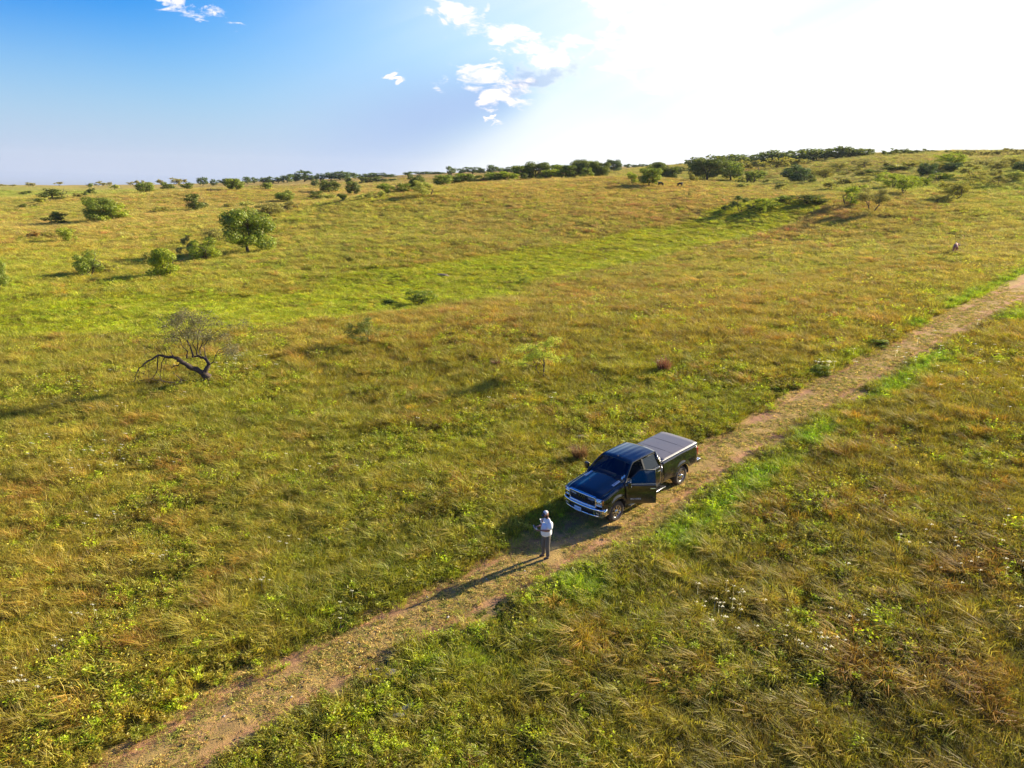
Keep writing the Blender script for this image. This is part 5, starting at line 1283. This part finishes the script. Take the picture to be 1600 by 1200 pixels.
def build_person():
    wx, wy, wz = hit(853, 871)
    T = thing('person', 'man in white short-sleeved shirt and pale cap standing on the track before the truck', 'person', (wx, wy, wz - .01), R(205))
    B = [(0, 0, .96, .12, .13), (.015, 0, 1.12, .12, .13), (.0, 0, 1.32, .11, .12), (-.01, 0, 1.45, .07, .08), (.02, 0, 1.55, .062), (.045, 0, 1.62, .06)]
    E = [(0, 1), (1, 2), (2, 3), (3, 4), (4, 5)]
    def add(n, p): B.append(n); E.append((p, len(B) - 1)); return len(B) - 1
    hands = {}
    for sy, wr in ((1, (.33, .10, 1.17)), (-1, (.34, -.07, 1.24))):
        s = add((-.01, sy * .17, 1.43, .050), 3); u = add((.02, sy * .250, 1.33, .052), s); e = add((.07, sy * .275, 1.17, .048), u)
        f = add((.20, (sy * .275 + wr[1]) / 2, (1.17 + wr[2]) / 2, .042), e); w = add((*wr, .028), f)
        h = add((wr[0] + .06, wr[1] - sy * .012, wr[2] + .0, .040, .020), w); hands[sy] = h
        for q in range(4):
            fy = wr[1] - sy * .012 + (q - 1.5) * .019
            a = add((wr[0] + .105, fy, wr[2] + .004, .0095), h); L = (.035, .042, .038, .028)[q]
            b = add((wr[0] + .105 + L, fy - sy * .006, wr[2] + .012, .0088), a); add((wr[0] + .105 + L * .9, fy - sy * .014, wr[2] + .036, .0075), b)
        t1 = add((wr[0] + .055, wr[1] - sy * .045, wr[2] + .02, .012), h); add((wr[0] + .085, wr[1] - sy * .055, wr[2] + .045, .0095), t1)
        hp = add((.0, sy * .095, .88, .10), 0); k = add((.03 if sy > 0 else .07, sy * .115, .50, .062), hp); an = add((-.01 if sy > 0 else .03, sy * .125, .10, .042), k)
        add((.09 if sy > 0 else .13, sy * .13, .045, .036), an)
    body = skin('body', B, E, M_SKIN, T, 2)
    # head with a face, bowed towards the hands
    H = bpy.data.objects.new('head_pivot', None); bpy.data.objects.remove(H)
    bm = bmesh.new(); bmesh.ops.create_uvsphere(bm, u_segments=28, v_segments=20, radius=1)
    for v in bm.verts:
        x, y, z = v.co; X = x * .100; Y = y * .078; Z = z * .125
        if z < -.2: X *= 1 - .12 * (-z - .2); Y *= 1 - .30 * (-z - .2)
        if x > .5:
            X += .030 * math.exp(-(y / .16) ** 2 - ((z + .12) / .20) ** 2)      # nose
            X -= .012 * (math.exp(-((abs(y) - .38) / .14) ** 2 - ((z - .06) / .12) ** 2))   # eye sockets
            X += .008 * math.exp(-(y / .3) ** 2 - ((z + .45) / .10) ** 2)
        v.co = (X, Y, Z)
    tilt = Euler((0, R(24), 0)).to_matrix().to_4x4(); MH = Matrix.Translation((.075, 0, 1.695)) @ tilt
    bm.transform(MH); head = bobj('head', bm, M_SKIN, T, True)
    for sy in (1, -1):
        bm = bmesh.new(); bmesh.ops.create_icosphere(bm, subdivisions=2, radius=1); bm.transform(MH @ Matrix.Translation((-.005, sy * .08, .0)) @ Matrix.Diagonal((.022, .010, .032, 1))); bobj('ear', bm, M_SKIN, head, True)
        bm = bmesh.new(); bmesh.ops.create_icosphere(bm, subdivisions=2, radius=.010); bm.transform(MH @ Matrix.Translation((.082, sy * .031, .008))); bobj('eye', bm, M_DARK, head, True)
    bm = bmesh.new(); box(bm, Vector((.094, 0, -.052)), (.008, .045, .010), None, .002); bm.transform(MH); bobj('mouth', bm, M_BEARD, head)
    bm = bmesh.new(); bmesh.ops.create_uvsphere(bm, u_segments=24, v_segments=16, radius=1)
    bmesh.ops.delete(bm, geom=[v for v in bm.verts if v.co.z > -.10 or v.co.x < -.35], context='VERTS')
    for v in bm.verts: v.co = (v.co.x * .112, v.co.y * .086, v.co.z * .155)
    bm.transform(MH); bobj('beard', bm, M_BEARD, head, True)
    bm = bmesh.new(); bmesh.ops.create_uvsphere(bm, u_segments=24, v_segments=16, radius=1)
    bmesh.ops.delete(bm, geom=[v for v in bm.verts if v.co.z < .02 or False], context='VERTS')
    for v in bm.verts: v.co = (v.co.x * .112 - .004, v.co.y * .090, v.co.z * .118 + .022)
    bm.transform(MH); cap = bobj('cap', bm, M_CAP, head, True)
    bm = bmesh.new(); bmesh.ops.create_uvsphere(bm, u_segments=24, v_segments=16, radius=1)
    bmesh.ops.delete(bm, geom=[v for v in bm.verts if v.co.z < .02 or v.co.x < .35], context='VERTS')
    for v in bm.verts: v.co = (v.co.x * .114 - .004, v.co.y * .092, v.co.z * .120 + .022)
    bm.transform(MH); bobj('cap_front', bm, M_CAPD, cap, True)
    P = [[(.085 + .085 * k * (1 - .5 * (y / .075) ** 2), y, .030 - .018 * k - 1.2 * y * y * k) for k in (0, .5, 1)] for y in np.linspace(-.072, .072, 9)]
    P = [[tuple(MH @ Vector(p)) for p in row] for row in P]
    grid('cap_brim', P, M_CAPD, cap, thick=.006)
    # clothes
    SN = [(0, 0, .84, .205, .215), (.03, 0, 1.02, .212, .215), (.04, 0, 1.16, .212, .215), (.01, 0, 1.33, .19, .215), (-.01, 0, 1.455, .135, .16), (.01, 0, 1.54, .075, .08)]
    SE = [(0, 1), (1, 2), (2, 3), (3, 4), (4, 5)]
    for sy in (1, -1):
        a = len(SN); SN += [(-.012, sy * .185, 1.445, .118), (.02, sy * .258, 1.32, .108), (.06, sy * .282, 1.20, .098)]; SE += [(4, a), (a, a + 1), (a + 1, a + 2)]
    skin('shirt', SN, SE, M_SHIRT, T, 2)
    PN = [(0, 0, .97, .168, .180), (.0, 0, .90, .160, .175)]; PE = [(0, 1)]
    for sy in (1, -1):
        f = .04 if sy < 0 else 0; a = len(PN)
        PN += [(.0, sy * .098, .80, .108), (.03 + f, sy * .115, .50, .094), (.0 + f, sy * .125, .28, .074), (-.005 + f, sy * .128, .09, .076)]
        PE += [(1, a), (a, a + 1), (a + 1, a + 2), (a + 2, a + 3)]
    skin('trousers', PN, PE, M_PANTS, T, 2)
    for sy in (1, -1):
        f = .04 if sy < 0 else 0
        skin('shoe', [(-.05 + f, sy * .128, .055, .048, .05), (.05 + f, sy * .130, .05, .052, .045), (.16 + f, sy * .134, .042, .046, .036)], [(0, 1), (1, 2)], M_SHOE, T, 2, 1)
    # the controller in his hands
    M0 = T.matrix_basis
    D = thing('remote_controller', 'small white handheld controller gripped in the hands of the man on the track', 'controller', (wx, wy, wz - .01), R(205))
    rotc = Euler((R(-18), R(-25), 0)).to_matrix()
    boxes('controller_body', [((.445, .005, 1.235), (.075, .15, .035), rotc)], M_DEV, D, .012, True)
    boxes('controller_screen', [((.475, -.005, 1.29), (.10, .155, .012), Euler((R(-18), R(-50), 0)).to_matrix())], M_SCR, D, .003)
    boxes('controller_mount', [((.50, -.01, 1.275), (.09, .16, .012), Euler((R(-18), R(-50), 0)).to_matrix())], M_DEV, D, .003)
    for y in (-.03, .04): tube_path('control_stick', [(.44, y, 1.25), (.435, y, 1.28)], .006, M_SCR, D, 6)
build_person()

M_HIDE = pbr('brown_hide', (.42, .18, .12), .8, noise=.25, nscale=3)
M_BLACKHIDE = pbr('black_hide', (.018, .014, .014), .8)
M_CREAM = pbr('pale_face_hair', (.72, .60, .48), .85)
def cow_nodes(turn):
    N_ = [(-.62, 0, 1.20, .26, .25), (-.25, 0, 1.12, .33, .36), (.20, 0, 1.10, .34, .37), (.58, 0, 1.12, .26, .33), (.85, turn * .12, 1.26, .15, .20), (1.03, turn * .30, 1.27, .12, .13), (1.10, turn * .46, 1.16, .095, .10), (1.14, turn * .58, 1.06, .08)]
    E_ = [(i, i + 1) for i in range(7)]
    for sy in (1, -1):
        a = len(N_)
        N_ += [(-.62, sy * .17, .98, .17), (-.50, sy * .19, .72, .10), (-.70, sy * .19, .46, .058), (-.66, sy * .19, .12, .042), (-.62, sy * .19, .02, .055)]
        E_ += [(0, a)] + [(a + i, a + i + 1) for i in range(4)]
        b = len(N_)
        N_ += [(.56, sy * .17, .86, .13), (.56, sy * .18, .62, .075), (.58, sy * .18, .40, .05), (.56, sy * .18, .12, .04), (.59, sy * .18, .02, .052)]
        E_ += [(3, b)] + [(b + i, b + i + 1) for i in range(4)]
        c = len(N_); N_ += [(.98, turn * .28 + sy * .14, 1.36, .03), (.95, turn * .28 + sy * .22, 1.36, .045, .02)]; E_ += [(5, c), (c, c + 1)]
    return N_, E_
def cow(px, py, yaw, mat, label, turn=-1, face=True, D=None, scale=1.0):
    if D: a, e = ray(px, py); x, y = D * math.sin(a), D * math.cos(a); z = float(height(x, y)[0])
    else: x, y, z = hit(px, py)
    T = thing('cow', label, 'cow', (x, y, z - .02), yaw); T.scale = (scale,) * 3
    N_, E_ = cow_nodes(turn); skin('body', N_, E_, mat, T, 2)
    tube_path('tail', [(-.84, 0, 1.30), (-.92, 0, 1.15), (-.90, .02, .75), (-.90, .02, .55)], .022, mat, T, 6)
    skin('tail_tuft', [(-.90, .02, .62, .03), (-.90, .02, .50, .045), (-.90, .02, .40, .02)], [(0, 1), (1, 2)], mat, T, 1)
    for sy in (1, -1): tube_path('horn', [(1.0, turn * .30 + sy * .08, 1.36), (1.0, turn * .30 + sy * .16, 1.42), (1.02, turn * .30 + sy * .18, 1.50)], .016, M_CREAM, T, 5)
    if face:
        skin('pale_face', [(1.045, turn * .32, 1.285, .115, .115), (1.115, turn * .47, 1.17, .094, .096), (1.15, turn * .585, 1.065, .082)], [(0, 1), (1, 2)], M_CREAM, T, 2)
        skin('pale_back', [(-.5, 0, 1.43, .05, .03), (0, 0, 1.46, .06, .03), (.45, 0, 1.43, .05, .03)], [(0, 1), (1, 2)], M_CREAM, T, 1, 1)
    return T
cow(1491, 397, R(65), M_HIDE, 'reddish-brown cow with a pale face standing in the right-hand pasture beyond the track', -1)
cow(1062, 293, R(20), M_BLACKHIDE, 'tiny black cow on the far slope between the crest tree and the sapling', 1, False)
cow(1032, 292, R(200), M_BLACKHIDE, 'tiny black cow close to the right side of the round crest tree', 1, False)

# ------------------------------------------------------------------ the hazy air over the plain
def build_haze():
    bm = bmesh.new(); box(bm, Vector((0, 0, 22)), (8300, 8300, 100)); o = bobj('haze', bm)
    mt = bpy.data.materials.new('haze_air'); mt.use_nodes = True; N = NT(mt.node_tree); N.n.clear()
    out = N.new('ShaderNodeOutputMaterial'); v = N.new('ShaderNodeVolumePrincipled')
    v.inputs['Color'].default_value = (.86, .92, 1, 1); v.inputs['Density'].default_value = HAZE; v.inputs['Anisotropy'].default_value = .25
    N.lk(v.outputs[0], out.inputs['Volume']); o.data.materials.append(mt); tag(o, kind='stuff')
HAZE = .00005
build_haze()
